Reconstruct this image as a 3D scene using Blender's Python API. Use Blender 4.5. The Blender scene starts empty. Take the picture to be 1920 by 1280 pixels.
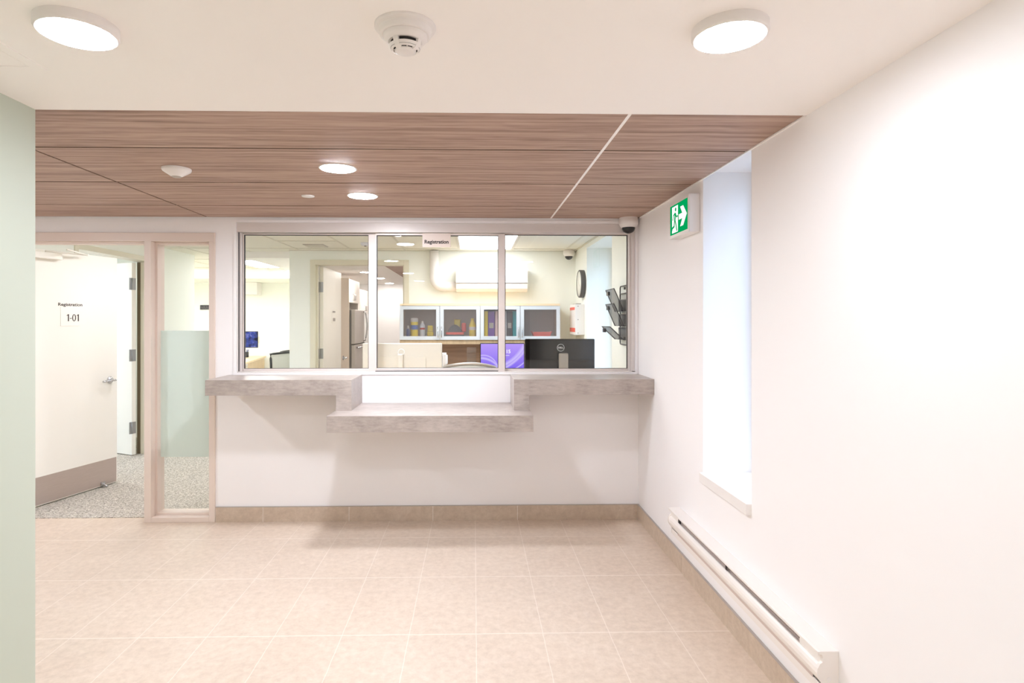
import bpy, bmesh, math, random
from mathutils import Vector, Matrix
random.seed(4)
R = math.radians
sc = bpy.context.scene
COL = sc.collection

# ------------------------------------------------------------------ camera
F, CX, CY, EYE = 1110.0, 912.6, 600.0, 1.43
TH = math.atan(0.0222)
cam_d = bpy.data.cameras.new('camera'); cam = bpy.data.objects.new('camera', cam_d); COL.objects.link(cam)
cam_d.sensor_width = 36.0; cam_d.lens = F / 1920 * 36
cam_d.shift_x = (960 - CX) / 1920; cam_d.shift_y = -(640 - CY) / 1920
cam_d.clip_start = 0.02; cam_d.clip_end = 100
cam.location = (0, 0, EYE); cam.rotation_euler = (R(90), 0, -TH)
sc.camera = cam
# ------------------------------------------------------------------ world, exposure
w = bpy.data.worlds.new('overcast_sky'); sc.world = w; w.use_nodes = True
bg = w.node_tree.nodes['Background']
bg.inputs[0].default_value = (0.64, 0.79, 1.0, 1)
_n = w.node_tree.nodes; _l = w.node_tree.links
_tc = _n.new('ShaderNodeTexCoord'); _sp = _n.new('ShaderNodeSeparateXYZ'); _l.new(_tc.outputs['Generated'], _sp.inputs[0])
_mr = _n.new('ShaderNodeMapRange'); _mr.interpolation_type = 'SMOOTHSTEP'; _l.new(_sp.outputs[2], _mr.inputs[0])
for _i, _v in ((1, -0.2), (2, 0.6), (3, 1.3), (4, 6.2)): _mr.inputs[_i].default_value = _v      # dim ground, bright overcast zenith
_l.new(_mr.outputs[0], bg.inputs[1])
vs = sc.view_settings
vs.view_transform = 'Standard'; vs.look = 'None'; vs.gamma = 1.0; vs.use_curve_mapping = False
vs.exposure = 0.14
sc.cycles.max_bounces = 14; sc.cycles.diffuse_bounces = 8; sc.cycles.glossy_bounces = 5
sc.cycles.transparent_max_bounces = 24; sc.cycles.transmission_bounces = 8
sc.cycles.sample_clamp_indirect = 8.0
sc.cycles.caustics_reflective = False; sc.cycles.caustics_refractive = False
LOBBY_LAMP = ((0.92, 0.97, 1.07), 95.0)      # disc lamps on the lobby ceiling
WOOD_LAMP = ((0.92, 0.97, 1.07), 300.0)       # recessed lamps in the wood ceiling
OFFICE_LAMP = ((0.99, 0.99, 1.04), 10.2)     # office ceiling panels
KITCHEN_LAMP = ((1.0, 0.94, 0.92), 180.0)
DEEP_LAMP = ((0.98, 0.985, 1.05), 18.0)

# ------------------------------------------------------------------ picking points on real planes
c_, s_ = math.cos(TH), math.sin(TH)
def ray(u, v):
    xc = (u - CX) / F
    return Vector((xc * c_ + s_, c_ - xc * s_, (CY - v) / F))
def pY(u, v, Y):
    d = ray(u, v); return Vector((0, 0, EYE)) + d * (Y / d.y)
def pX(u, v, X):
    d = ray(u, v); return Vector((0, 0, EYE)) + d * (X / d.x)
def pZ(u, v, Z):
    d = ray(u, v); return Vector((0, 0, EYE)) + d * ((Z - EYE) / d.z)

# ------------------------------------------------------------------ materials
def srgb(r, g, b):
    f = lambda x: (x / 255 / 12.92) if x / 255 <= 0.04045 else ((x / 255 + 0.055) / 1.055) ** 2.4
    return (f(r), f(g), f(b), 1)
class NT:
    def __init__(s, name):
        s.m = bpy.data.materials.new(name); s.m.use_nodes = True; s.t = s.m.node_tree; s.t.nodes.clear()
        s.out = s.n('ShaderNodeOutputMaterial')
    def n(s, kind, **kw):
        nd = s.t.nodes.new(kind)
        for k, v in kw.items(): setattr(nd, k, v)
        return nd
    def put(s, sock, v):
        if isinstance(v, bpy.types.NodeSocket): s.t.links.new(v, sock)
        elif v is not None: sock.default_value = v
    def math(s, op, a, b=None, c=None):
        nd = s.n('ShaderNodeMath', operation=op)
        for i, v in enumerate((a, b, c)):
            if v is not None: s.put(nd.inputs[i], v)
        return nd.outputs[0]
    def mix(s, fac, a, b):
        nd = s.n('ShaderNodeMix', data_type='RGBA')
        s.put(nd.inputs[0], fac); s.put(nd.inputs[6], a); s.put(nd.inputs[7], b)
        return nd.outputs[2]
    def ramp(s, fac, stops):
        nd = s.n('ShaderNodeValToRGB'); s.put(nd.inputs[0], fac)
        e = nd.color_ramp.elements
        while len(e) < len(stops): e.new(0.5)
        for i, (p, c) in enumerate(stops):
            e[i].position = p; e[i].color = c
        return nd.outputs[0]
    def pos(s, scale=(1, 1, 1)):
        g = s.n('ShaderNodeNewGeometry'); mp = s.n('ShaderNodeMapping')
        s.t.links.new(g.outputs['Position'], mp.inputs[0]); mp.inputs['Scale'].default_value = scale
        return mp.outputs[0]
    def noise(s, vec, scale=5, detail=4, rough=0.5):
        nd = s.n('ShaderNodeTexNoise'); s.put(nd.inputs['Vector'], vec)
        nd.inputs['Scale'].default_value = scale; nd.inputs['Detail'].default_value = detail; nd.inputs['Roughness'].default_value = rough
        return nd.outputs[0]
    def bump(s, h, strength=0.2, dist=0.01):
        nd = s.n('ShaderNodeBump'); s.put(nd.inputs['Height'], h)
        nd.inputs['Strength'].default_value = strength; nd.inputs['Distance'].default_value = dist
        return nd.outputs[0]
    def bsdf(s, col, rough=0.5, metal=0.0, normal=None, spec=0.5, **kw):
        b = s.n('ShaderNodeBsdfPrincipled')
        s.put(b.inputs['Base Color'], col); s.put(b.inputs['Roughness'], rough); s.put(b.inputs['Metallic'], metal)
        b.inputs['Specular IOR Level'].default_value = spec
        if normal: s.t.links.new(normal, b.inputs['Normal'])
        for k, v in kw.items(): s.put(b.inputs[k.replace('_', ' ')], v)
        return b.outputs[0]
    def done(s, sh):
        s.t.links.new(sh, s.out.inputs[0]); return s.m
def plain(name, rgb, rough=0.5, metal=0.0, spec=0.5, var=0.03, nscale=18, bump=0.0):
    t = NT(name); c = srgb(*rgb); v = t.pos()
    n = t.noise(v, nscale, 3)
    d = tuple(x * (1 - var) for x in c[:3]) + (1,)
    return t.done(t.bsdf(t.mix(n, d, c), rough, metal, t.bump(t.noise(v, 350, 2), bump, 0.001) if bump else None, spec))
def glow(name, col, strength):
    t = NT(name); e = t.n('ShaderNodeEmission'); e.inputs[0].default_value = (*col, 1); e.inputs[1].default_value = strength
    return t.done(e.outputs[0])
def glass(name, tint=(0.985, 0.995, 0.985), base=0.03, haze=0.0):
    t = NT(name); lw = t.n('ShaderNodeLayerWeight'); lw.inputs[0].default_value = 0.5
    p5 = t.math('POWER', lw.outputs['Facing'], 4.0)
    f = t.math('MULTIPLY_ADD', p5, 1 - base, base)
    tr = t.n('ShaderNodeBsdfTransparent'); tr.inputs[0].default_value = (*tint, 1)
    gl = t.n('ShaderNodeBsdfGlossy'); gl.inputs['Roughness'].default_value = 0.0
    m = t.n('ShaderNodeMixShader'); t.put(m.inputs[0], f); t.t.links.new(tr.outputs[0], m.inputs[1]); t.t.links.new(gl.outputs[0], m.inputs[2])
    return t.done(m.outputs[0])

M = {}
M['wall'] = plain('white_wall_paint', (246, 243, 243), 0.55, spec=0.3, var=0.012, nscale=3, bump=0.05)
M['office_wall'] = plain('office_wall_paint', (243, 245, 238), 0.6, spec=0.3, var=0.012, nscale=3)
M['green_wall'] = plain('pale_green_wall_paint', (194, 201, 186), 0.6, spec=0.3, var=0.02, nscale=3, bump=0.05)
M['ceiling'] = plain('white_ceiling_paint', (251, 247, 244), 0.8, spec=0.2, var=0.012, nscale=4)
M['frame'] = plain('beige_frame_paint', (228, 212, 201), 0.4, var=0.02, nscale=6)
M['office_frame'] = plain('cream_frame_paint', (222, 216, 196), 0.4, var=0.02, nscale=6)
M['door'] = plain('ivory_door_paint', (240, 237, 228), 0.4, var=0.015, nscale=4)
M['white'] = plain('white_plastic', (238, 233, 230), 0.35, var=0.01)
M['heater'] = plain('white_enamel', (240, 234, 229), 0.3, var=0.01)
M['element'] = plain('grey_fin_metal', (206, 188, 180), 0.5, 0.0)
M['gap_shade'] = plain('brown_gap_shade', (112, 98, 76), 0.8)
M['dark'] = plain('dark_gap', (30, 24, 22), 0.7)
M['black'] = plain('black_plastic', (24, 23, 24), 0.3)
M['gasket'] = plain('black_gasket', (38, 34, 34), 0.6)
M['monitor_black'] = plain('glossy_black_shell', (22, 20, 20), 0.06, var=0.02)
M['ink'] = plain('dark_brown_ink', (52, 38, 34), 0.6)
M['chrome'] = plain('satin_chrome', (205, 205, 208), 0.22, 1.0)
M['hinge'] = plain('brushed_hinge_steel', (168, 170, 172), 0.35, 0.9)
M['silver'] = plain('silver_plastic', (178, 170, 162), 0.35, 0.5)
M['beige_shell'] = plain('beige_monitor_shell', (222, 214, 202), 0.35)
M['grid'] = plain('ceiling_grid_bar', (214, 210, 196), 0.5)
M['trim_dark'] = plain('grey_edge_trim', (182, 173, 166), 0.35, 0.5)
M['kitchen_cab'] = plain('white_cabinet_laminate', (240, 232, 224), 0.4)
M['kitchen_panel'] = plain('pale_gable_laminate', (238, 222, 208), 0.5)
M['fridge'] = plain('stainless_fridge_steel', (204, 196, 190), 0.38, 0.4)
M['fridge_side'] = plain('grey_fridge_side', (120, 112, 108), 0.5, 0.3)
M['yellow'] = plain('yellow_plastic', (246, 218, 20), 0.4)
M['red'] = plain('red_plastic', (206, 52, 34), 0.4)
M['coral'] = plain('coral_plastic', (240, 92, 74), 0.4)
M['purple'] = plain('purple_board', (118, 72, 158), 0.5)
M['pink'] = plain('pink_board', (240, 206, 202), 0.5)
M['teal'] = plain('teal_board', (20, 176, 186), 0.5)
M['blue'] = plain('blue_label', (60, 96, 180), 0.5)
M['navy'] = plain('navy_plastic', (34, 52, 120), 0.5)
M['greywhite'] = plain('cool_grey_board', (226, 228, 236), 0.5)
M['charcoal'] = plain('charcoal_board', (62, 56, 58), 0.5)
M['sign_green'] = None
M['chair_seat'] = plain('charcoal_seat_fabric', (58, 58, 60), 0.9, var=0.2, nscale=200)
M['clockface'] = plain('pale_clock_face', (232, 230, 222), 0.5)
M['clockrim'] = plain('dark_clock_rim', (72, 66, 62), 0.4)
M['screw'] = plain('dark_screw', (110, 100, 95), 0.5)
M['redlabel'] = plain('red_label', (226, 84, 66), 0.5)
M['rear_door'] = plain('dark_bronze_door', (46, 38, 34), 0.4)
M['glass'] = glass('clear_glass')
M['glass_blue'] = glass('window_glass', (0.95, 0.98, 1.0))

def aluminium():
    t = NT('anodised_aluminium'); v = t.pos((4, 4, 120)); n = t.noise(v, 3, 2)
    return t.done(t.bsdf(t.mix(n, srgb(214, 206, 202), srgb(226, 218, 214)), 0.42, 0.12))
M['alu'] = aluminium()
M['alu_light'] = plain('pale_aluminium', (224, 213, 207), 0.4, 0.1)
def steel_plate():
    t = NT('brushed_kick_plate'); v = t.pos((2, 2, 90)); n = t.noise(v, 6, 3)
    return t.done(t.bsdf(t.mix(n, srgb(182, 168, 160), srgb(204, 190, 182)), 0.32, 0.6))
M['steel'] = steel_plate()
def wood_ceiling():
    t = NT('greyed_oak_panel'); a = t.noise(t.pos((0.55, 17, 17)), 2.2, 8, 0.62); b = t.noise(t.pos((1.6, 85, 85)), 2.0, 4, 0.6)
    wv = t.n('ShaderNodeTexWave', wave_type='BANDS', bands_direction='Y'); t.put(wv.inputs[0], t.pos((0.35, 1, 1)))
    wv.inputs['Scale'].default_value = 5.5; wv.inputs['Distortion'].default_value = 9; wv.inputs['Detail'].default_value = 3; wv.inputs['Detail Scale'].default_value = 1.6
    f = t.math('ADD', t.math('MULTIPLY', a, 0.75), t.math('MULTIPLY', b, 0.30)); f = t.math('ADD', f, t.math('MULTIPLY', wv.outputs[1], 0.07))
    col = t.ramp(f, [(0.36, srgb(122, 97, 85)), (0.50, srgb(162, 134, 119)), (0.60, srgb(180, 152, 137)), (0.74, srgb(196, 170, 156))])
    return t.done(t.bsdf(col, 0.55, 0, t.bump(b, 0.08, 0.001), 0.3))
M['wood'] = wood_ceiling()
M['wood_gap'] = plain('brown_joint', (74, 48, 34), 0.8)
def light_wood(name, c0, c1, sc_=(0.8, 14, 14)):
    t = NT(name); a = t.noise(t.pos(sc_), 2.4, 6, 0.6)
    return t.done(t.bsdf(t.ramp(a, [(0.35, c0), (0.65, c1)]), 0.45))
M['maple'] = light_wood('maple_laminate', srgb(222, 198, 160), srgb(236, 214, 178))
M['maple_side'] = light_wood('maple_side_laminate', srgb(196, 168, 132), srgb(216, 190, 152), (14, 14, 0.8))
M['brown_wood'] = light_wood('brown_hutch_laminate', srgb(140, 108, 82), srgb(172, 138, 108))
def tile(name, x0=None, y0=None, sx=0.3043, sy=0.6017, c=None):
    t = NT(name); v = t.pos()
    n1 = t.noise(v, 2.2, 8, 0.65); n2 = t.noise(v, 28, 6, 0.7)
    mu = t.n('ShaderNodeTexNoise'); t.put(mu.inputs['Vector'], t.pos((1, 1, 1))); mu.inputs['Scale'].default_value = 1.7; mu.inputs['Detail'].default_value = 9; mu.inputs['Distortion'].default_value = 2.2
    vein = t.math('SUBTRACT', 1.0, t.math('MULTIPLY', t.math('ABSOLUTE', t.math('SUBTRACT', mu.outputs[0], 0.5)), 60)); vein = t.math('MAXIMUM', vein, 0.0)
    f = t.math('ADD', t.math('MULTIPLY', n1, 0.3), t.math('MULTIPLY', n2, 0.7))
    A, B, C = c or (srgb(196, 177, 159), srgb(212, 194, 176), srgb(225, 209, 192))
    col = t.ramp(f, [(0.30, A), (0.51, B), (0.72, C)])
    col = t.mix(t.math('MULTIPLY', vein, 0.13), col, srgb(232, 220, 208))
    h = t.math('MULTIPLY', n2, 0.5)
    if x0 is not None:
        sp = t.n('ShaderNodeSeparateXYZ'); t.put(sp.inputs[0], v)
        wob = t.math('MULTIPLY', t.math('SUBTRACT', t.noise(v, 9, 2), 0.5), 0.006)
        def line(o, p0, s, hw=0.0017):
            q = t.math('PINGPONG', t.math('ADD', t.math('SUBTRACT', o, p0), wob), s / 2)
            return t.math('LESS_THAN', q, hw)
        g = t.math('MAXIMUM', line(sp.outputs[0], x0, sx), line(sp.outputs[1], y0, sy, 0.0032))
        col = t.mix(t.math('MULTIPLY', g, 0.6), col, srgb(236, 224, 212)); h = t.math('SUBTRACT', h, g)
    return t.done(t.bsdf(col, t.math('MULTIPLY_ADD', n2, 0.2, 0.32), 0, t.bump(h, 0.12, 0.0015), 0.45))
def carpet():
    t = NT('grey_loop_carpet'); v = t.pos((1, 1, 1)); n = t.noise(v, 110, 5, 0.75); n2 = t.noise(t.pos((14, 55, 1)), 3, 4, 0.7)
    f = t.math('ADD', t.math('MULTIPLY', n, 0.6), t.math('MULTIPLY', n2, 0.4))
    col = t.ramp(f, [(0.41, srgb(112, 105, 97)), (0.50, srgb(182, 175, 165)), (0.58, srgb(230, 224, 213))])
    return t.done(t.bsdf(col, 0.95, 0, t.bump(n, 0.6, 0.004), 0.1))
M['carpet'] = carpet()
def laminate():
    t = NT('concrete_look_laminate'); n1 = t.noise(t.pos((1, 1, 1)), 5, 8, 0.65); n2 = t.noise(t.pos((1, 3, 3)), 26, 5, 0.6); n3 = t.noise(t.pos((1.4, 9, 9)), 9, 4, 0.6)
    f = t.math('ADD', t.math('ADD', t.math('MULTIPLY', n1, 0.5), t.math('MULTIPLY', n2, 0.25)), t.math('MULTIPLY', n3, 0.25))
    return t.done(t.bsdf(t.ramp(f, [(0.36, srgb(146, 134, 127)), (0.50, srgb(172, 160, 152)), (0.64, srgb(190, 178, 170))]), 0.33, 0, None, 0.5))
M['laminate'] = laminate()
def office_tile():
    t = NT('mineral_ceiling_tile'); n = t.noise(t.pos(), 130, 3, 0.7)
    return t.done(t.bsdf(t.mix(n, srgb(224, 222, 210), srgb(238, 236, 226)), 0.9, 0, t.bump(n, 0.2, 0.002), 0.1))
M['office_tile'] = office_tile()
def frosted(name, kt, kd, col):
    t = NT(name)
    tr = t.n('ShaderNodeBsdfTransparent'); tr.inputs[0].default_value = (0.95, 0.97, 0.97, 1)
    df = t.n('ShaderNodeBsdfDiffuse'); df.inputs[0].default_value = col
    tl = t.n('ShaderNodeBsdfTranslucent'); tl.inputs[0].default_value = col
    m = t.n('ShaderNodeMixShader'); m.inputs[0].default_value = kd; t.t.links.new(tl.outputs[0], m.inputs[1]); t.t.links.new(df.outputs[0], m.inputs[2])
    m2 = t.n('ShaderNodeMixShader'); m2.inputs[0].default_value = kt; t.t.links.new(m.outputs[0], m2.inputs[1]); t.t.links.new(tr.outputs[0], m2.inputs[2])
    return t.done(m2.outputs[0])
M['film'] = frosted('frosted_privacy_film', 0.0, 0.45, srgb(234, 242, 238))
def frosted_door():
    t = NT('frosted_cabinet_glass')
    tr = t.n('ShaderNodeBsdfTransparent'); tr.inputs[0].default_value = (1, 1, 1, 1)
    rf = t.n('ShaderNodeBsdfRefraction'); rf.inputs['Roughness'].default_value = 0.16; rf.inputs['IOR'].default_value = 1.25; rf.inputs[0].default_value = (0.95, 0.95, 0.97, 1)
    df = t.n('ShaderNodeBsdfDiffuse'); df.inputs[0].default_value = srgb(190, 186, 188)
    m = t.n('ShaderNodeMixShader'); m.inputs[0].default_value = 0.22; t.t.links.new(tr.outputs[0], m.inputs[1]); t.t.links.new(rf.outputs[0], m.inputs[2])
    m2 = t.n('ShaderNodeMixShader'); m2.inputs[0].default_value = 0.10; t.t.links.new(m.outputs[0], m2.inputs[1]); t.t.links.new(df.outputs[0], m2.inputs[2])
    return t.done(m2.outputs[0])
M['frosted_door'] = frosted_door(); M['hutch_back'] = plain('pale_grey_hutch_back', (196, 186, 180), 0.6)
M['cab_alu'] = plain('cool_silver_frame', (212, 217, 222), 0.45, 0.1)
def mesh_fabric(name, col, k):     # weave too fine to resolve: an even part-open cloth
    t = NT(name); n = t.noise(t.pos(), 60, 2)
    tr = t.n('ShaderNodeBsdfTransparent'); b = t.bsdf(srgb(*col), 0.5)
    m = t.n('ShaderNodeMixShader'); t.put(m.inputs[0], t.math('MULTIPLY_ADD', n, 0.06, k)); t.t.links.new(tr.outputs[0], m.inputs[1]); t.t.links.new(b, m.inputs[2])
    return t.done(m.outputs[0])
M['wire_mesh'] = mesh_fabric('black_wire_mesh', (52, 50, 54), 0.42)
M['chair_mesh'] = mesh_fabric('grey_chair_mesh', (222, 222, 214), 0.66)
M['acrylic'] = glass('clear_acrylic', (0.93, 0.93, 0.93), 0.07)
M['lobby_lamp'] = glow('lobby_diffuser', *LOBBY_LAMP); M['wood_lamp'] = glow('downlight_diffuser', *WOOD_LAMP)
M['deep_lamp'] = glow('deep_office_diffuser', *DEEP_LAMP); M['office_lamp'] = glow('office_panel_diffuser', *OFFICE_LAMP); M['kitchen_lamp'] = glow('kitchen_diffuser', *KITCHEN_LAMP)
M['exit_green'] = glow('backlit_green', (0.0, 0.36, 0.10), 0.95); M['exit_white'] = glow('backlit_white', (1, 0.97, 1.0), 1.0)

# ------------------------------------------------------------------ mesh building
OFF = {}
class MB:
    def __init__(s): s.bm = bmesh.new(); s.mats = []
    def mi(s, mat):
        if mat is None: return 0
        if mat not in s.mats: s.mats.append(mat)
        return s.mats.index(mat)
    def faces(s, vs, fs, mat=None, smooth=False):
        bv = [s.bm.verts.new(v) for v in vs]; k = s.mi(mat); out = []
        for f in fs:
            try: fc = s.bm.faces.new([bv[i] for i in f])
            except ValueError: continue
            fc.material_index = k; fc.smooth = smooth; out.append(fc)
        return out
    def box(s, x0, x1, y0, y1, z0, z1, bev=0.0, mat=None):
        x0, x1 = sorted((x0, x1)); y0, y1 = sorted((y0, y1)); z0, z1 = sorted((z0, z1))
        v = [(x, y, z) for x in (x0, x1) for y in (y0, y1) for z in (z0, z1)]
        f = [(0, 1, 3, 2), (4, 6, 7, 5), (0, 4, 5, 1), (2, 3, 7, 6), (0, 2, 6, 4), (1, 5, 7, 3)]
        fs = s.faces(v, f, mat)
        if bev > 0:
            es = list({e for q in fs for e in q.edges})
            bmesh.ops.bevel(s.bm, geom=es, offset=bev, segments=2, affect='EDGES', profile=0.5)
        return s
    def prism(s, poly, axis, a, b, mat=None, smooth=False):
        # poly in the two other axes (in xyz order); extruded along axis from a to b
        def mk(p, q):
            return {'X': (q, p[0], p[1]), 'Y': (p[0], q, p[1]), 'Z': (p[0], p[1], q)}[axis]
        n = len(poly); v = [mk(p, a) for p in poly] + [mk(p, b) for p in poly]
        fs = [tuple(range(n))[::-1], tuple(range(n, 2 * n))]
        s.faces(v, fs + [(i, (i + 1) % n, n + (i + 1) % n, n + i) for i in range(n)], mat)
        return s
    def lathe(s, prof, c, axis='Z', seg=48, mat=None, smooth=True):
        # prof: (radius, along) pairs
        vs, fs = [], []
        for r, h in prof:
            for k in range(seg):
                a = 2 * math.pi * k / seg; p, q = r * math.cos(a), r * math.sin(a)
                o = {'Z': (p, q, h), 'Y': (p, h, q), 'X': (h, p, q)}[axis]
                vs.append((c[0] + o[0], c[1] + o[1], c[2] + o[2]))
        for j in range(len(prof) - 1):
            for k in range(seg):
                k2 = (k + 1) % seg
                fs.append((j * seg + k, j * seg + k2, (j + 1) * seg + k2, (j + 1) * seg + k))
        s.faces(vs, fs, mat, smooth)
        n = len(prof)
        if prof[0] == prof[-1]: return s
        for j in (0, n - 1):
            if prof[j][0] > 1e-5: s.faces([vs[j * seg + k] for k in range(seg)], [tuple(range(seg))], mat)
        return s
    def tube(s, pts, r, seg=10, mat=None, closed=False):
        pts = [Vector(p) for p in pts]; n = len(pts); vs, fs = [], []
        up = Vector((0, 0, 1))
        for i, p in enumerate(pts):
            d = (pts[(i + 1) % n] - pts[i - 1]) if closed else (pts[min(i + 1, n - 1)] - pts[max(i - 1, 0)])
            d.normalize(); ref = up if abs(d.dot(up)) < 0.95 else Vector((1, 0, 0.01))
            x = d.cross(ref).normalized(); y = d.cross(x).normalized()
            for k in range(seg):
                a = 2 * math.pi * k / seg; vs.append(tuple(p + x * (r * math.cos(a)) + y * (r * math.sin(a))))
        m = n if closed else n - 1
        for i in range(m):
            j = (i + 1) % n
            for k in range(seg):
                k2 = (k + 1) % seg; fs.append((i * seg + k, i * seg + k2, j * seg + k2, j * seg + k))
        if not closed: fs += [tuple(range(seg)), tuple(range((n - 1) * seg, n * seg))[::-1]]
        s.faces(vs, fs, mat, True); return s
    def sheet(s, grid, thick=0.004, mat=None):
        # grid[i][j] points -> closed thin shell
        n, m = len(grid), len(grid[0]); P = [[Vector(p) for p in r] for r in grid]; vs = []; N = []
        for i in range(n):
            for j in range(m):
                a = P[min(i + 1, n - 1)][j] - P[max(i - 1, 0)][j]; b = P[i][min(j + 1, m - 1)] - P[i][max(j - 1, 0)]
                N.append(a.cross(b).normalized() * (thick / 2))
        fl = [p for r in P for p in r]
        vs = [tuple(p + q) for p, q in zip(fl, N)] + [tuple(p - q) for p, q in zip(fl, N)]; o = n * m; fs = []
        for i in range(n - 1):
            for j in range(m - 1):
                a, b, c, d = i * m + j, i * m + j + 1, (i + 1) * m + j + 1, (i + 1) * m + j
                fs += [(a, b, c, d), (o + d, o + c, o + b, o + a)]
        rim = [(0, j) for j in range(m)] + [(i, m - 1) for i in range(1, n)] + [(n - 1, j) for j in range(m - 2, -1, -1)] + [(i, 0) for i in range(n - 2, 0, -1)]
        for k in range(len(rim)):
            a = rim[k][0] * m + rim[k][1]; b = rim[(k + 1) % len(rim)][0] * m + rim[(k + 1) % len(rim)][1]
            fs.append((a, o + a, o + b, b))
        s.faces(vs, fs, mat, True); return s
    def xf(s, mtx):
        bmesh.ops.transform(s.bm, matrix=mtx, verts=s.bm.verts); return s
    def build(s, name, mat, parent=None, off=None):
        # off: what to subtract from the coordinates; children inherit their thing's base
        if parent is not None and off is None: off = OFF.get(parent.name, Vector((0, 0, 0)))
        off = Vector(off) if off is not None else Vector((0, 0, 0))
        bmesh.ops.recalc_face_normals(s.bm, faces=s.bm.faces)
        if any(off): bmesh.ops.translate(s.bm, verts=s.bm.verts, vec=-off)
        me = bpy.data.meshes.new(name); s.bm.to_mesh(me); s.bm.free()
        if s.mats:
            for m_ in s.mats: me.materials.append(M[m_])
        else: me.materials.append(M[mat])
        o = bpy.data.objects.new(name, me); COL.objects.link(o)
        if parent is not None: o.parent = parent
        else: o.location = off
        OFF[o.name] = off
        return o
def thing(name, label, cat, loc=(0, 0, 0), rotz=0.0, group=None, local=False):
    o = bpy.data.objects.new(name, None); COL.objects.link(o); o.location = loc; o.rotation_euler = (0, 0, rotz)
    o.empty_display_size = 0.05
    o['label'] = label; o['category'] = cat
    if group: o['group'] = group
    OFF[o.name] = Vector((0, 0, 0)) if (rotz or local) else Vector(loc)
    return o
def tag(o, label, cat, group=None):
    o['label'] = label; o['category'] = cat
    if group: o['group'] = group
    return o
def struct(o, label=None):
    o['kind'] = 'structure'
    if label: o['label'] = label
    return o
def copy_tree(o, parent=None):
    c = o.copy(); COL.objects.link(c)
    if parent: c.parent = parent
    OFF[c.name] = OFF.get(o.name, Vector((0, 0, 0)))
    for ch in list(o.children): copy_tree(ch, c)
    return c
def text(body, size, bold=0.0, ext=0.0006, sx=1.0, align='CENTER'):
    cu = bpy.data.curves.new('lettering', 'FONT'); cu.body = body; cu.size = size; cu.extrude = ext; cu.offset = bold
    cu.align_x = align; cu.align_y = 'CENTER'; cu.resolution_u = 4
    o = bpy.data.objects.new('lettering', cu); COL.objects.link(o)
    dg = bpy.context.evaluated_depsgraph_get(); me = bpy.data.meshes.new_from_object(o.evaluated_get(dg))
    b = MB(); b.bm.from_mesh(me); bpy.data.objects.remove(o); bpy.data.curves.remove(cu); bpy.data.meshes.remove(me)
    bmesh.ops.scale(b.bm, vec=(sx, 1, 1), verts=b.bm.verts)
    bmesh.ops.transform(b.bm, matrix=Matrix.Rotation(R(90), 4, 'X'), verts=b.bm.verts)   # now faces -Y
    return b
def T(x, y, z): return Matrix.Translation((x, y, z))

# ------------------------------------------------------------------ key measures
XR, YB, ZC = 1.188, 4.242, 2.160          # right wall, counter wall, lobby ceiling
XL, YE = -1.520, 2.088                    # green wall, start of the wood ceiling
YB2 = YB + 0.14; ZO = 2.235; YF = 6.87; YF2 = 7.0
XO = -3.46                                # office side wall
YREAR = -3.2
# ================================================================== SETTING
M['floor_tile'] = tile('stone_floor_tile', 0.012, pZ(930, 1187.5, 0).y)
M['base_tile'] = tile('stone_baseboard_tile', c=(srgb(182, 163, 144), srgb(198, 180, 161), srgb(212, 196, 178)))
b = MB(); b.box(-4.3, XR + 0.4, YREAR - 0.1, YB + 0.10, -0.12, 0); struct(b.build('floor', 'floor_tile'))
b = MB(); b.box(-5.7, XR + 0.4, YB + 0.10, 12.4, -0.12, 0.004); struct(b.build('floor_office', 'carpet'))
# lobby ceiling
b = MB(); b.box(XL - 0.14, XR, YREAR, YE, ZC, ZC + 0.3); struct(b.build('ceiling', 'ceiling'))
b = MB(); b.box(-4.3, XR, YE, YB + 0.02, ZC + 0.003, ZC + 0.3); struct(b.build('ceiling_backing', 'wood_gap'))
ys = [YE - 0.004] + [pZ(960, v, ZC).y for v in (281.5, 345, 387.5)] + [YB - 0.0]
xs = [-4.3, pZ(66, 282, ZC).x, pZ(1182, 213, ZC).x, XR - 0.004]
b = MB()
for i in range(3):
    for j in range(4):
        b.box(xs[i] + 0.006, xs[i + 1] - 0.006, ys[j] + 0.008, ys[j + 1] - 0.008, ZC + 0.0005, ZC + 0.0035)
struct(b.build('ceiling_wood', 'wood'))
b = MB(); b.box(xs[2] - 0.006, xs[2] + 0.006, YE, YB, ZC - 0.001, ZC + 0.004); struct(b.build('trim_1', 'ceiling'))
b = MB(); b.box(XR - 0.008, XR, YE, YB, ZC - 0.004, ZC + 0.006); struct(b.build('trim_2', 'ceiling'))
# right wall with the two window recesses
XW = XR + 0.34
R1 = (2.506, 3.038, 0.64, 2.195); R2 = (5.06, 6.19, 0.64, 2.185)
def wall_x(name, x0, x1, y0, y1, z0, z1, holes, mat):
    b = MB(); y = y0
    for (a, c, d, e) in holes:
        b.box(x0, x1, y, a, z0, z1)
        if d > z0: b.box(x0, x1, a, c, z0, d)
        if e < z1: b.box(x0, x1, a, c, e, z1)
        y = c
    b.box(x0, x1, y, y1, z0, z1); return struct(b.build(name, mat))
wall_x('wall_right', XR, XW, YREAR - 0.1, YB + 0.07, 0, 2.46, [R1], 'wall')
wall_x('wall_office_right', XR, XW, YB + 0.07, YF + 0.02, 0, 2.46, [R2], 'office_wall')
# green wall on the left and its return
b = MB(); b.box(XL - 0.14, XL, YREAR, YE, 0, ZC + 0.2); b.box(-4.3, XL - 0.139, YE - 0.14, YE, 0, ZC + 0.3); struct(b.build('wall_left', 'green_wall'))
b = MB(); b.box(-4.44, -4.3, YE - 0.14, YB2, 0, 2.46); struct(b.build('wall_passage', 'wall'))
b = MB(); b.box(XL - 0.14, XR, YREAR - 0.14, YREAR, 0, ZC + 0.3); struct(b.build('wall_rear', 'wall'))
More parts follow.
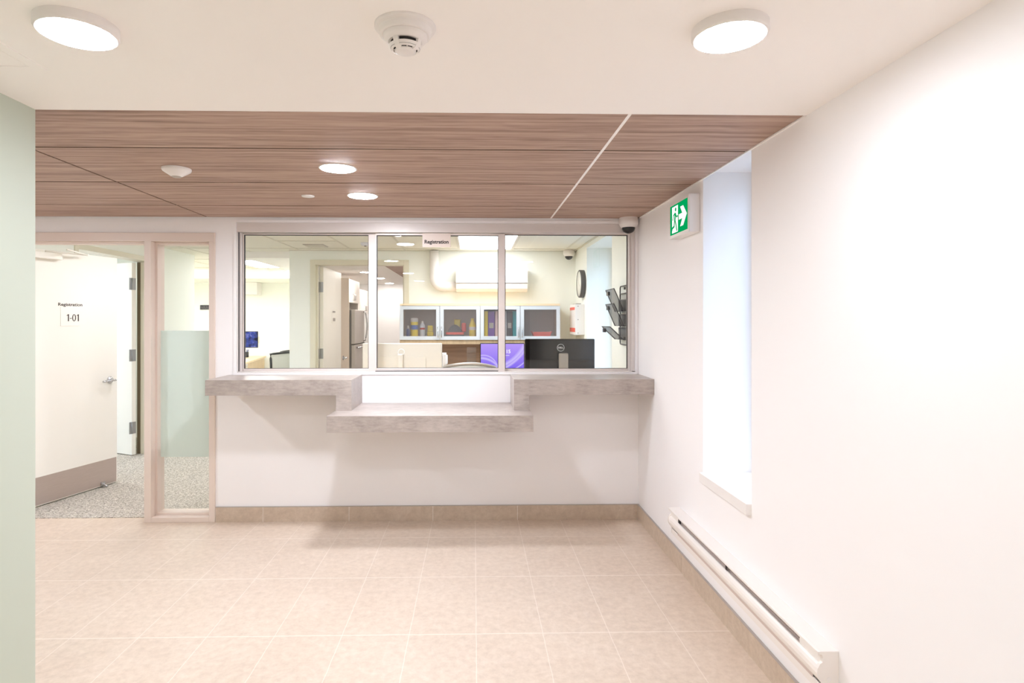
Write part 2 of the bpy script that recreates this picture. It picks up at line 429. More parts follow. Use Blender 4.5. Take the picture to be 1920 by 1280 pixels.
# counter wall
wx0, wx1 = pY(443, 0, YB).x, pY(1191, 0, YB).x
wz0, wz1 = pY(820, 698, YB).z, pY(820, 418, YB).z
dx0, dx1 = -3.42, pY(404, 0, YB).x; dz1 = pY(240, 436, YB).z
b = MB()
b.box(-4.3, dx0, YB, YB2, 0, 2.46); b.box(dx0, dx1, YB, YB2, dz1, 2.46); b.box(dx1, wx0, YB, YB2, 0, 2.46)
b.box(wx0, wx1, YB, YB2, 0, wz0); b.box(wx0, wx1, YB, YB2, wz1, 2.46); b.box(wx1, XR, YB, YB2, 0, 2.46)
struct(b.build('wall_back', 'wall'))
# office envelope
b = MB(); b.box(-5.7, XR, YB2, YF, ZO, 2.46); b.box(-5.7, -2.12, YF, 10.7, ZO, 2.46); oc = struct(b.build('ceiling_office', 'office_tile'))
b = MB()
for x in (-4.44, -3.83, -3.22, -2.61, -2.0):
    b.box(x - 0.011, x + 0.011, YB2 + .01, 9.4, ZO - 0.004, ZO + 0.002)
for x in (-1.39, -0.78, -0.17, 0.44, 1.05):
    b.box(x - 0.011, x + 0.011, YB2 + .01, YF - 0.002, ZO - 0.004, ZO + 0.002)
for y in (5.45, 6.67):
    b.box(-3.4, XR - .002, y - 0.011, y + 0.011, ZO - 0.0045, ZO + 0.002)
for y in (7.89, 9.11): b.box(-5.2, -2.13, y - 0.011, y + 0.011, ZO - 0.0045, ZO + 0.002)
b.box(-2.0, -1.39, 6.05, 6.07, ZO - 0.0045, ZO + 0.002)
b.box(-2.12, XR - .002, YF - 0.022, YF - 0.0005, ZO - 0.006, ZO + 0.002); b.box(XR - 0.022, XR - 0.0005, YB2, YF, ZO - 0.006, ZO + 0.002)
struct(b.build('ceiling_grid', 'grid'))
kx0, kx1, kz1 = pY(591, 0, YF).x, pY(758, 0, YF).x, pY(680, 496, YF).z
b = MB(); b.box(-2.12, kx0, YF, YF2, 0, 2.46); b.box(kx1, XR, YF, YF2, 0, 2.46); b.box(kx0, kx1, YF, YF2, kz1, 2.46)
b.box(-2.12, -2.05, YF2, 8.55, 0, 2.46); b.box(-2.60, -2.05, 8.55, 8.62, 0, 2.46); b.box(-2.60, -2.53, 8.6, 12.3, 0, 2.46)
struct(b.build('wall_office_back', 'office_wall'))
b = MB(); b.box(-5.7, -2.60, 10.6, 10.72, 0, 2.46); struct(b.build('wall_office_far', 'office_wall'))
b = MB(); b.box(-5.3, -2.605, 9.45, 10.6, 2.09, ZO + 0.01); struct(b.build('ceiling_bulkhead', 'office_wall'))
b = MB(); b.box(-5.7, -5.3, YB2, 10.7, 0, 2.46); struct(b.build('wall_office_end', 'office_wall'))
OD = (5.25, 6.41, 0, 2.055)
wall_x('wall_office_left', XO - 0.12, XO, YB2, 7.42, 0, 2.3, [OD], 'office_wall')
b = MB(); b.box(-5.3, XO - 0.1, 7.30, 7.42, 0, 2.3); struct(b.build('wall_store_back', 'office_wall'))
# kitchen envelope
b = MB(); b.box(-2.7, -1.2, YF2, 12.2, 2.16, 2.46); struct(b.build('ceiling_kitchen', 'ceiling'))
b = MB(); b.box(-1.2, 0.2, YF2, 12.2, 2.16, 2.46); struct(b.build('ceiling_kitchen_wood', 'wood'))
b = MB(); b.box(-2.7, 0.2, 12.1, 12.25, 0, 2.2); struct(b.build('wall_kitchen_back', 'wall'))
b = MB(); b.box(0.1, 0.25, YF2, 12.2, 0, 2.2); struct(b.build('wall_kitchen_right', 'wall'))
# baseboards
def base_run(name, axis, edges, fixed, h=0.104, th=0.011):
    b = MB()
    for a, c in zip(edges[:-1], edges[1:]):
        if axis == 'x': b.box(a + 0.0012, c - 0.0012, fixed - th, fixed, 0, h, mat='base_tile'); 
        else: b.box(fixed - th, fixed, a + 0.0012, c - 0.0012, 0, h, mat='base_tile')
    if axis == 'x':
        b.box(edges[0], edges[-1], fixed - th + 0.0010, fixed, 0, h - 0.001, mat='wall'); b.box(edges[0], edges[-1] , fixed - th - 0.001, fixed, h, h + 0.003, mat='trim_dark')
    else:
        b.box(fixed - th + 0.0010, fixed, edges[0], edges[-1], 0, h - 0.001, mat='wall'); b.box(fixed - th - 0.001, fixed, edges[0], edges[-1], h, h + 0.003, mat='trim_dark')
    return struct(b.build(name, None))
e = [dx1 + 0.004] + [pY(u, 960, YB).x for u in (494, 655, 812, 970)] + [XR - 0.011]
base_run('baseboard_back', 'x', e, YB)
e = [YREAR, -1.5, -0.3, 0.9, 1.55, pX(1481, 1310, XR).y, pX(1368, 1178, XR).y, pX(1281, 1073, XR).y, YB]
e = [YREAR] + [pX(1281, 1073, XR).y - 0.61 * k for k in range(9, -1, -1)] + [YB]
base_run('baseboard_right', 'y', e, XR)
# window recesses: sill board, frame, glass
def recess(n, rr, lab):
    y0, y1, z0, z1 = rr; xg = XR + 0.27
    b = MB(); t = 0.045
    b.box(xg, xg + 0.06, y0, y0 + t, z0, z1); b.box(xg, xg + 0.06, y1 - t, y1, z0, z1)
    b.box(xg, xg + 0.06, y0 + t, y1 - t, z0, z0 + t); b.box(xg, xg + 0.06, y0 + t, y1 - t, z1 - t, z1)
    o = struct(b.build('window_%d' % n, 'white'), lab)
    g = MB(); g.box(xg + 0.025, xg + 0.031, y0 + t, y1 - t, z0 + t, z1 - t); g.build('pane', 'glass_blue', o)
    return o
recess(2, R1, 'narrow daylit window recess in right lobby wall')
recess(3, R2, 'daylit window recess in right office wall')
b = MB(); b.box(XR - 0.022, XR + 0.27, R1[0], R1[1] + 0.0, R1[2] - 0.045, R1[2] + 0.004, 0.002); tag(b.build('window_sill', 'white'), 'white sill board of the narrow window recess in the right wall', 'window sill')
b = MB(); b.box(XR - 0.022, XR + 0.27, R2[0], R2[1], R2[2] - 0.045, R2[2] + 0.004, 0.002); struct(b.build('trim_3', 'white'))

# ------------------------------------------------------------------ door frame with sidelight (door_1)
FY0, FY1 = YB - 0.012, YB2 + 0.012
mxa, mxb = pY(270, 0, FY0).x, pY(283, 0, FY0).x
rxa = pY(391.5, 0, FY0).x; ztop_in = pY(240, 452, FY0).z; lx = dx0
b = MB()
b.box(lx, dx1, FY0, FY1, ztop_in, dz1 - .001, 0.002); b.box(lx, lx + 0.05, FY0, FY1, 0, ztop_in, 0.002)
b.box(mxa, mxb, FY0, FY1, 0, ztop_in, 0.002); b.box(rxa, dx1 + 0.001, FY0, FY1, 0, ztop_in, 0.002)
b.box(mxb, rxa, FY0, FY1, 0, 0.036, 0.002)
# stops
sy0, sy1 = YB + 0.045, YB2 - 0.0
for (a, c) in ((mxb, mxb + 0.016), (rxa - 0.016, rxa)): b.box(a, c, sy0, sy1, 0.036, ztop_in, 0.001)
b.box(mxb + .0161, rxa - .0161, sy0, sy1, 0.036, 0.052, 0.001); b.box(mxb + .0161, rxa - .0161, sy0, sy1, ztop_in - 0.016, ztop_in, 0.001)
b.box(lx + 0.05, lx + 0.066, YB + 0.02, YB2 - 0.05, 0, ztop_in, 0.001); b.box(mxa - 0.016, mxa, YB + 0.02, YB2 - 0.05, 0, ztop_in, 0.001); b.box(lx + .0662, mxa - .0162, YB + 0.02, YB2 - 0.05, ztop_in - 0.016, ztop_in, 0.001)
d1 = struct(b.build('door_1', 'frame'), 'beige metal door frame with tall sidelight left of the counter')
g = MB(); g.box(mxb + 0.003, rxa - 0.003, YB + 0.088, YB + 0.094, 0.04, ztop_in - 0.004); g.build('sidelight_glass', 'glass', d1)
fz0, fz1 = pY(346, 856, YB + 0.09).z, pY(346, 619.5, YB + 0.09).z
g = MB(); g.box(mxb + 0.017, rxa - 0.017, YB + 0.0865, YB + 0.0875, fz0, fz1); g.build('frosted_film', 'film', d1)

# ------------------------------------------------------------------ door leaves
def leaf(name, lab, hinge, ang, width, height, mat, side, kick=False, thick=0.045):
    # local: hinge at origin, leaf along +X, visible face towards -Y
    t = thing(name, lab, 'door', (hinge[0], hinge[1], 0.0), ang, local=True)
    b = MB(); b.box(0, width, 0, thick, 0.012, height, 0.002)
    b.build('panel', mat, t); return t
def lever(parent, x, z, face, mat='chrome', s=1.0, dir_=-1):
    b = MB(); b.lathe([(0.0, -0.012), (0.026 * s, -0.012), (0.031 * s, -0.006), (0.031 * s, 0.0)], (x, face, z), 'Y', 28)
    b.tube([(x, face - 0.01, z), (x, face - 0.055, z)], 0.010 * s, 12)
    pts = [(x + 0.012 * -dir_, face - 0.052, z)] + [(x + dir_ * 0.115 * k / 6, face - 0.055 - 0.004 * math.sin(k), z - 0.004 * (k / 6) ** 2) for k in range(0, 7)]
    b.tube(pts, 0.0085 * s, 12)
    return b.build('handle', mat, parent)
hx, hy = -3.372, 4.398; ang1 = math.atan2(0.965, 0.262)
L1 = leaf('office_door', 'ivory door with steel kick plate standing open at far left, marked 1-01', (hx, hy), ang1, 0.91, ztop_in - 0.012, 'door', -1)
face = 0.0
def leaf_s(u):     # distance along the leaf where the pixel column meets it
    d = ray(u, 0); dx, dy = math.cos(ang1), math.sin(ang1)
    # hx+dx*s = k d.x ; hy+dy*s = k d.y
    return (hx * d.y - hy * d.x) / (dy * d.x - dx * d.y)
def leaf_z(u, v):
    s = leaf_s(u); Y = hy + math.sin(ang1) * s; return pY(u, v, Y).z
kz = leaf_z(214, 857)
b = MB(); b.box(0.01, 0.90, -0.0025, -0.0001, 0.02, kz, 0.0005); b.build('kick_plate', 'steel', L1)
s0, s1 = leaf_s(113), leaf_s(149)
b = MB(); b.box(s0, s1, -0.004, -0.0001, leaf_z(131, 611), leaf_z(131, 576), 0.001); pl = b.build('number_plate', 'door', L1)
hN = abs(leaf_z(136, 589) - leaf_z(136, 602))
b = MB(); gy0, gy1 = -0.0052, -0.0041; zb_, H = leaf_z(136, 602), hN
def one(xl, xr):
    w_ = xr - xl; st = w_ * 0.42
    b.prism([(xr - st, zb_), (xr, zb_), (xr, zb_ + H), (xr - st * .75, zb_ + H), (xl, zb_ + H * .80), (xl, zb_ + H * .75), (xr - st, zb_ + H * .84)], 'Y', gy0, gy1)
one(leaf_s(124), leaf_s(128.4)); one(leaf_s(142.6), leaf_s(147))
b.box(leaf_s(130), leaf_s(133.6), gy0, gy1, zb_ + H * .36, zb_ + H * .45)
c0, c1 = leaf_s(134.6), leaf_s(141.6); cx0, rx = (c0 + c1) / 2, (c1 - c0) / 2; nn = 28; vo = []; vi = []
for k in range(nn):
    a = 2 * math.pi * k / nn; vo.append((cx0 + rx * math.cos(a), zb_ + H / 2 + H * .51 * math.sin(a))); vi.append((cx0 + rx * .56 * math.cos(a), zb_ + H / 2 + H * .42 * math.sin(a)))
vs_ = [(p_[0], yy_, p_[1]) for yy_ in (gy0, gy1) for ring_ in (vo, vi) for p_ in ring_]; fs_ = []
for k in range(nn):
    q = (k + 1) % nn; fs_ += [(k, q, nn + q, nn + k), (2 * nn + k, 3 * nn + k, 3 * nn + q, 2 * nn + q), (k, 2 * nn + k, 2 * nn + q, q), (nn + k, nn + q, 3 * nn + q, 3 * nn + k)]
b.faces(vs_, fs_); b.build('number_lettering', 'ink', pl)
hN = abs(leaf_z(131, 567) - leaf_z(131, 574))
tx = text('Registration', hN * 1.15, 0.0004, 0.0005, 1.28); tx.xf(T(leaf_s(132), -0.001, leaf_z(132, 571))); tx.build('name_lettering', 'ink', L1)
lever(L1, leaf_s(206), leaf_z(206, 712), 0.0)
b = MB(); sx = leaf_s(192); b.box(sx - 0.02, sx + 0.02, -0.014, -0.002, 0.012, 0.05, 0.003); b.tube([(sx, -0.012, 0.03), (sx, -0.05, 0.012)], 0.007, 8); b.build('door_stop', 'chrome', L1)
# closer
b = MB(); zt = ztop_in - 0.03
b.box(0.08, 0.36, -0.05, -0.001, zt - 0.055, zt - 0.005, 0.006); b.tube([(0.22, -0.045, zt), (0.55, -0.075, zt + 0.006)], 0.007, 8)
b.tube([(0.55, -0.075, zt + 0.006), (0.30, -0.16, zt + 0.018)], 0.007, 8)
b.lathe([(0.012, -0.005), (0.012, 0.01)], (0.55, -0.075, zt + 0.004), 'Z', 14)
b.build('door_closer', 'door', L1)
b = MB()
for q in (leaf_s(85), leaf_s(90)): b.lathe([(0.006, -0.003), (0.006, 0)], (q, 0, leaf_z(87, 481)), 'Y', 12)
b.build('bolt', 'hinge', L1)
# store room door behind it
h2 = (XO - 0.112, 6.345); a2 = math.atan2(0.43, -0.90)
L2 = leaf('store_door', 'ivory door ajar behind the 1-01 door, three steel hinges', h2, a2, 0.90, 2.035, 'door', 1)
# its room-side face is local +Y side after turning; hinges on its hinge edge
for z in (pY(264, 530, 6.12).z, pY(264, 668, 6.12).z, pY(264, 808, 6.12).z):
    b = MB(); b.box(-0.0025, -0.0002, 0.002, 0.043, z - 0.062, z + 0.062); b.box(-0.004, 0.0, 0.043, 0.075, z - 0.062, z + 0.062)
    b.tube([(-0.004, 0.047, z - 0.062), (-0.004, 0.047, z + 0.062)], 0.007, 10); b.build('hinge', 'hinge', L2)
b = MB(); fx0, fx1 = XO - 0.132, XO + 0.012; y0, y1, z1 = OD[0], OD[1], OD[3]
b.box(fx0, fx1, y0 - 0.045, y0 + 0.004, 0, z1 + 0.045, 0.002); b.box(fx0, fx1, y1 - 0.004, y1 + 0.045, 0, z1 + 0.045, 0.002); b.box(fx0, fx1, y0 + 0.0041, y1 - 0.0041, z1 - 0.004, z1 + 0.045, 0.002)
d2_ = struct(b.build('door_2', 'office_frame'))
b = MB(); b.box(fx0 + .001, fx0 + .034, y1 - 0.009, y1 - 0.0042, 0.005, z1 - 0.01); b.build('jamb_gap_shade', 'gap_shade', d2_)  # dark strip standing in for the shaded gap between leaf and jamb
# kitchen door frame and leaf
b = MB(); fy0, fy1 = YF - 0.013, YF2 + 0.013; e = 0.055
b.box(kx0 - e, kx0 + 0.004, fy0, fy1, 0, kz1 + e, 0.002); b.box(kx1 - 0.004, kx1 + e, fy0, fy1, 0, kz1 + e, 0.002); b.box(kx0 + .004, kx1 - .004, fy0, fy1, kz1 - 0.004, kz1 + e, 0.002)
b.box(kx0 + .004, kx0 + .018, YF + 0.03, YF + 0.08, 0, kz1, 0.001); b.box(kx1 - .018, kx1 - .004, YF + 0.03, YF + 0.08, 0, kz1, 0.001)
struct(b.build('door_3', 'office_frame'), 'cream door frame in the office back wall opening to the kitchen')
xk = pY(607, 0, YF2 + 0.03).x
L3 = leaf('kitchen_door', 'white door swung open into the kitchen, seen through the left pane', (xk, YF2 + 0.02), R(90), 0.93, kz1 - 0.012, 'door', 1)
for z in (pY(602, 538, 7.0).z, pY(602, 663, 7.0).z, 0.25):
    b = MB(); b.box(-0.003, -0.0002, 0.003, 0.042, z - 0.06, z + 0.06); b.box(-0.012, -0.003, 0.03, 0.052, z - 0.06, z + 0.06, 0.002); b.tube([(-0.008, 0.05, z - 0.06), (-0.008, 0.05, z + 0.06)], 0.007, 10)
    for q in (-.035, 0, .035): b.lathe([(0.004, -0.0045), (0.004, -0.003)], (0, 0, 0), 'X', 8) if False else None
    b.build('hinge', 'hinge', L3)
def l3y(u): d = ray(u, 0); return xk / d.x * d.y - (YF2 + 0.02)
zz = lambda u, v: pX(u, v, xk).z
b = MB(); b.box(l3y(622), l3y(629), -0.004, -0.0001, zz(625, 606), zz(625, 588), 0.001); np3 = b.build('number_plate', 'door', L3)
b = MB(); b.box(l3y(623.5), l3y(628), -0.0052, -0.0041, zz(626, 602), zz(626, 596), 0); b.box(l3y(623.5), l3y(628), -0.0052, -0.0041, zz(626, 586), zz(626, 583), 0); b.build('lettering', 'trim_dark', L3)
lever(L3, l3y(643), zz(642, 671), 0.0)
# rear entrance door (seen only as a reflection in the glazing)
b = MB(); x0, x1 = 0.12, 1.12
b.box(x0, x0 + 0.07, YREAR, YREAR + 0.05, 0, 2.1); b.box(x1 - 0.07, x1, YREAR, YREAR + 0.05, 0, 2.1); b.box(x0 + 0.07, x1 - 0.07, YREAR, YREAR + 0.05, 2.03, 2.1)
b.box(x0 + 0.07, x0 + 0.19, YREAR, YREAR + 0.045, 0, 2.03); b.box(x1 - 0.19, x1 - 0.07, YREAR, YREAR + 0.045, 0, 2.03); b.box(x0 + 0.19, x1 - 0.19, YREAR, YREAR + 0.045, 0, 0.25); b.box(x0 + 0.19, x1 - 0.19, YREAR, YREAR + 0.045, 0.95, 1.1); b.box(x0 + 0.19, x1 - 0.19, YREAR, YREAR + 0.045, 1.92, 2.03)
b.box(x0 + 0.19, x1 - 0.19, YREAR, YREAR + 0.012, 0.25, 0.95, mat=None); b.box(x0 + 0.19, x1 - 0.19, YREAR, YREAR + 0.012, 1.1, 1.92)
struct(b.build('door_4', 'rear_door'))

# ------------------------------------------------------------------ registration window (window_1)
b = MB(); oz0, oz1, ox0, ox1 = wz0, wz1, wx0, wx1
hz = pY(560, 434.5, YB).z     # underside of the header panel
b.box(ox0, ox1, YB + 0.004, YB2 - 0.01, hz, oz1 - .001)                               # header
jl = pY(451.5, 0, YB + .03).x; jr = pY(1180, 0, YB + 0.03).x
b.box(ox0 + .0005, ox0 + 0.004, YB + 0.004, YB + 0.0295, oz0 + .007, hz); b.box(ox1 - 0.022, ox1 - .001, YB + 0.006, YB2 - 0.01, oz0, hz)
b.box(ox0 + 0.008, jl, YB + 0.035, YB2 - 0.02, oz0, hz, 0.001); b.box(jr, ox1 - 0.022, YB + 0.035, YB2 - 0.02, oz0, hz, 0.001)
b.box(ox0 + .001, ox1 - .001, YB + 0.006, YB2 - 0.01, oz0 + .0005, oz0 + 0.006)
w1 = struct(b.build('window_1', 'alu'), 'aluminium framed registration window with three panes above the counter')
b = MB(); b.box(ox0 + .0005, ox0 + 0.0078, YB + 0.030, YB2 - 0.02, oz0 + .007, hz - .001); b.build('jamb_gap', 'gasket', w1)
b = MB(); b.box(ox0 - 0.018, ox0, YB - 0.006, YB, oz0 - 0.002, oz1 + 0.014); b.box(ox1, ox1 + 0.014, YB - 0.006, YB, oz0 - 0.002, oz1 + 0.014); b.box(ox0, ox1, YB - 0.006, YB, oz1, oz1 + 0.018)
b.box(ox0 - .02, ox1 + .014, YB - 0.008, YB, oz0 - 0.014, oz0)
b.build('casing', 'wall', w1)
def sash(ua, ub, y, va, vb, st, name, rail_b, gm='glass', lm='alu_light'):
    xa, xb = pY(ua, 0, y).x, pY(ub, 0, y).x; za, zb = pY((ua + ub) / 2, vb, y).z, pY((ua + ub) / 2, va, y).z
    sl, sr, rb, rt = st; ppm = y / F
    b = MB()
    xl, xr2, zl, zt_ = xa - sl, xb + sr, za - rb, zb + rt
    b.box(xl, xa, y, y + 0.03, zl, zt_, 0.0015); b.box(xb, xr2, y, y + 0.03, zl, zt_, 0.0015); b.box(xa, xb, y, y + 0.03, zl, za, 0.0015); b.box(xa, xb, y, y + 0.03, zb, zt_, 0.0015)
    o = b.build(name, lm, w1)
    g = MB(); k = 0.004
    g.box(xa, xa + k, y + 0.008, y + 0.022, za, zb); g.box(xb - k, xb, y + 0.008, y + 0.022, za, zb); g.box(xa + k, xb - k, y + 0.008, y + 0.022, za, za + k * .6); g.box(xa + k, xb - k, y + 0.008, y + 0.022, zb - k, zb)
    g.build('gasket', 'gasket', o)
    g = MB(); g.box(xa + k, xb - k, y + 0.013, y + 0.018, za + k * .6, zb - k); g.build('pane', gm, o)
    return xa, xb, za, zb
ya = YB + 0.062
sash(457, 691, ya, 440, 691, (0.006, 0.052, 0.018, 0.008), 'window_sash', 0)
sash(947, 1177, ya, 440, 691, (0.050, 0.010, 0.018, 0.008), 'window_sash', 0)
sash(706, 934.5, YB + 0.024, 441, 690, (0.008, 0.047, 0.025, 0.012), 'sliding_sash', 0)
x0, x1 = pY(704, 0, YB + .02).x, pY(934, 0, YB + .02).x
b = MB(); b.box(x0, x1, YB + 0.008, YB + 0.03, oz0 + 0.006, oz0 + 0.010); b.build('sash_track', 'dark', w1)
# hanging sign
y = YB + 0.012
p0, p1 = pY(792, 463, y), pY(845, 437, y)
t = thing('hanging_sign', 'small beige Registration sign at the top of the middle pane', 'sign', ((p0.x + p1.x) / 2, y, p0.z))
b = MB(); b.box(p0.x, p1.x, y, y + 0.004, p0.z, p1.z, 0.0008); b.build('plate', 'frame', t)
wd = pY(841, 453, y).x - pY(796, 453, y).x
tx = text('Registration', 0.036, 0.0010, 0.0005); bb = [v.co.x for v in tx.bm.verts]; k = wd / (max(bb) - min(bb))
bmesh.ops.scale(tx.bm, vec=(k, 1, 1.0), verts=tx.bm.verts); pc = pY(818.5, 453.5, y); tx.xf(T(pc.x, y - 0.0008, pc.z)); tx.build('lettering', 'ink', t)

# ------------------------------------------------------------------ counter
yh = pZ(500, 712, 1.0345 - 0.003).y
def front_y(v, z): return pZ(800, v, z).y
zh = pY(500, 702.3, YB).z; yh = front_y(711.6, zh)
zl = pY(820, 754.5, YB).z; yl = front_y(779.5, zl)
tk = 0.100
xa, xb = pY(384.5, 0, yh).x, pY(658.8, 0, yh).x
xc, xd = pY(963.7, 0, yh).x, XR - 0.001
xe, xf = pY(612.3, 0, yl).x, pY(1000, 0, yl).x
t = thing('reception_counter', 'stepped grey stone-look counter with low middle shelf under the registration window', 'counter', (0, YB - 0.3, zl - tk))
lw = 0.100
b = MB(); b.prism([(xa, zh), (xa, zh - tk), (xb - lw, zh - tk), (xb - lw, zl + 0.0005), (xb, zl + 0.0005), (xb, zh)], 'Y', yh, YB - 0.0005); b.build('raised_shelf', 'laminate', t)
b = MB(); b.prism([(xd, zh), (xd, zh - tk), (xc + lw, zh - tk), (xc + lw, zl + 0.0005), (xc, zl + 0.0005), (xc, zh)], 'Y', yh, YB - 0.0005); b.build('raised_shelf', 'laminate', t)
b = MB(); b.box(xe, xf, yl, YB - 0.0005, zl - tk, zl); b.build('low_shelf', 'laminate', t)

# ------------------------------------------------------------------ baseboard heater
hy0, hy1, hz1 = pX(1573, 1220, XR).y, pX(1275, 953, XR).y, 0.352
t = thing('baseboard_heater', 'long white baseboard heater low on the right wall', 'heater', (XR - 0.03, (hy0 + hy1) / 2, 0.20))
X = lambda d: XR - d
b = MB(); cap = 0.012
b.prism([(X(0.0005), hz1), (X(0.0005), 0.20), (X(0.012), 0.20), (X(0.012), hz1 - 0.004)], 'Y', hy0 + cap, hy1 - cap); b.build('back_plate', 'heater', t)
b = MB(); b.prism([(X(0.0005), hz1 + 0.001), (X(0.060), hz1 + 0.001), (X(0.068), hz1 - 0.002), (X(0.068), hz1 - 0.010), (X(0.064), hz1 - 0.010), (X(0.059), hz1 - 0.004), (X(0.0005), hz1 - 0.004)], 'Y', hy0 + 0.001, hy1 - 0.001); b.build('top_cover', 'heater', t)
arc = [(0.051, 0.309), (0.057, 0.309), (0.064, 0.303), (0.069, 0.294), (0.070, 0.280), (0.067, 0.266), (0.060, 0.254), (0.052, 0.247)]
inn = [(0.050, 0.252), (0.057, 0.259), (0.063, 0.269), (0.066, 0.280), (0.065, 0.291), (0.060, 0.300), (0.054, 0.305)]
b = MB(); b.prism([(X(d), z) for d, z in arc + inn], 'Y', hy0 + cap, hy1 - cap); b.build('front_cover', 'heater', t)
b = MB(); b.prism([(X(0.046), 0.236), (X(0.050), 0.236), (X(0.050), 0.206), (X(0.012), 0.198), (X(0.012), 0.203), (X(0.046), 0.210)], 'Y', hy0 + cap, hy1 - cap); b.build('lower_lip', 'heater', t)
b = MB(); b.prism([(X(0.050), 0.249), (X(0.0515), 0.249), (X(0.0515), 0.234), (X(0.050), 0.234)], 'Y', hy0 + 0.06, hy1 - 0.11); b.build('lower_slot', 'element', t)
b = MB(); b.box(X(0.045), X(0.0125), hy0 + 0.14, hy1 - 0.13, 0.225, 0.3135, mat='element')
n = 60
for k in range(n + 1):
    yy = hy0 + 0.14 + (hy1 - hy0 - 0.27) * k / n; b.box(X(0.0455), X(0.0126), yy - 0.0008, yy + 0.0008, 0.224, 0.315, mat='element')
b.box(X(0.049), X(0.0456), hy0 + 0.14, hy1 - 0.13, 0.230, 0.296, mat='dark'); b.box(X(0.0128), X(0.0121), hy0 + 0.13, hy1 - 0.12, 0.316, 0.346, mat='dark')  # dark strips paint the shade in the slot around the fins
b.build('heating_element', None, t)
for (a, c) in ((hy0 + cap, hy0 + 0.135), (hy1 - 0.125, hy1 - cap)):
    b = MB(); b.box(X(0.054), X(0.0125), a, c, 0.30, hz1 - 0.0045); b.build('junction_box', 'heater', t)
b = MB(); b.box(X(0.0545), X(0.048), hy1 - 0.15, hy1 - 0.126, 0.30, hz1 - 0.006); b.build('wire_bundle', 'dark', t)
b = MB(); b.box(X(0.0548), X(0.0541), (hy0 + hy1) / 2 - 0.02, (hy0 + hy1) / 2, 0.30, hz1 - 0.006); b.build('bracket', 'dark', t)
capP = [(0.0005, hz1), (0.0005, 0.199), (0.047, 0.206), (0.052, 0.212), (0.052, 0.236), (0.054, 0.249), (0.062, 0.256), (0.069, 0.268), (0.072, 0.282), (0.070, 0.297), (0.062, 0.312), (0.054, 0.318), (0.052, 0.332), (0.056, 0.342), (0.068, hz1 - 0.006), (0.069, hz1)]
for (a, c) in ((hy0, hy0 + cap), (hy1 - cap, hy1)):
    b = MB(); b.prism([(X(d), z) for d, z in capP], 'Y', a, c); oo = b.build('end_cap', 'heater', t)
    if a == hy0:
        b = MB(); b.lathe([(0.008, -0.0008), (0.008, 0.0)], (X(0.032), hy0, 0.262), 'Y', 20); b.build('knockout', 'white', oo)

# ------------------------------------------------------------------ exit sign
sx0 = XR - 0.060
sy0 = pX(1313, 400, XR).y; a_ = pX(1255, 400, sx0).y
zt, zb = pX(1292, 362, sx0).z, pX(1292, 434, sx0).z
t = thing('exit_sign', 'green running-man exit sign with right arrow on the right wall', 'sign', (XR - 0.03, (sy0 + a_) / 2, zb))
b = MB(); b.box(sx0 + 0.004, XR - 0.0005, sy0, a_, zb, zt, 0.003); b.build('housing', 'white', t)
b = MB(); b.box(sx0, sx0 + 0.004, sy0 + 0.002, a_ - 0.002, zb + 0.002, zt - 0.002, 0.001); b.build('front_frame', 'white', t)
m = 0.019; pw, ph = (a_ - sy0) - 2 * m, (zt - zb) - 2 * m * 0.95
G = lambda a, h: (a_ - m - a * pw, zb + m * 0.95 + h * ph)
b = MB(); b.box(sx0 - 0.001, sx0 - 0.0001, sy0 + m, a_ - m, zb + m * .95, zt - m * .95); panel = b.build('lit_panel', 'exit_green', t)
b = MB(); b.prism([G(.12, .05), G(.47, .05), G(.47, .94), G(.12, .94)], 'X', sx0 - 0.0016, sx0 - 0.0011)
b.prism([G(*p) for p in ((.52, .42), (.52, .60), (.72, .60), (.60, .83), (.77, .83), (.97, .51), (.77, .18), (.60, .18), (.72, .42))], 'X', sx0 - 0.0016, sx0 - 0.0011)
b.build('door_and_arrow', 'exit_white', panel)
b = MB()
def limb(pts, w0):
    for (a0, h0), (a1, h1) in zip(pts[:-1], pts[1:]):
        p, q = Vector(G(a0, h0)), Vector(G(a1, h1)); d = (q - p).normalized(); nrm = Vector((-d.y, d.x)) * w0; p = p - d * w0 * .5; q = q + d * w0 * .5
        b.prism([tuple(p + nrm), tuple(q + nrm), tuple(q - nrm), tuple(p - nrm)], 'X', sx0 - 0.0021, sx0 - 0.0017)
ctr = G(.34, .82); b.prism([(ctr[0] + .011 * math.cos(k * math.pi / 8), ctr[1] + .011 * math.sin(k * math.pi / 8)) for k in range(16)], 'X', sx0 - 0.0021, sx0 - 0.0017)
limb([(.32, .68), (.29, .48)], .010); limb([(.31, .70), (.21, .64), (.17, .50)], .0045); limb([(.33, .68), (.39, .56), (.46, .57)], .0045)
limb([(.30, .48), (.36, .30), (.41, .10)], .006); limb([(.28, .48), (.25, .27), (.13, .22), (.12, .17)], .006)
b.build('running_figure', 'exit_green', panel)
b = MB(); b.lathe([(0.007, -0.001), (0.007, 0.0)], ((sx0 + XR) / 2 + .003, sy0, (zt + zb) / 2), 'Y', 20); b.build('test_button', 'white', t)

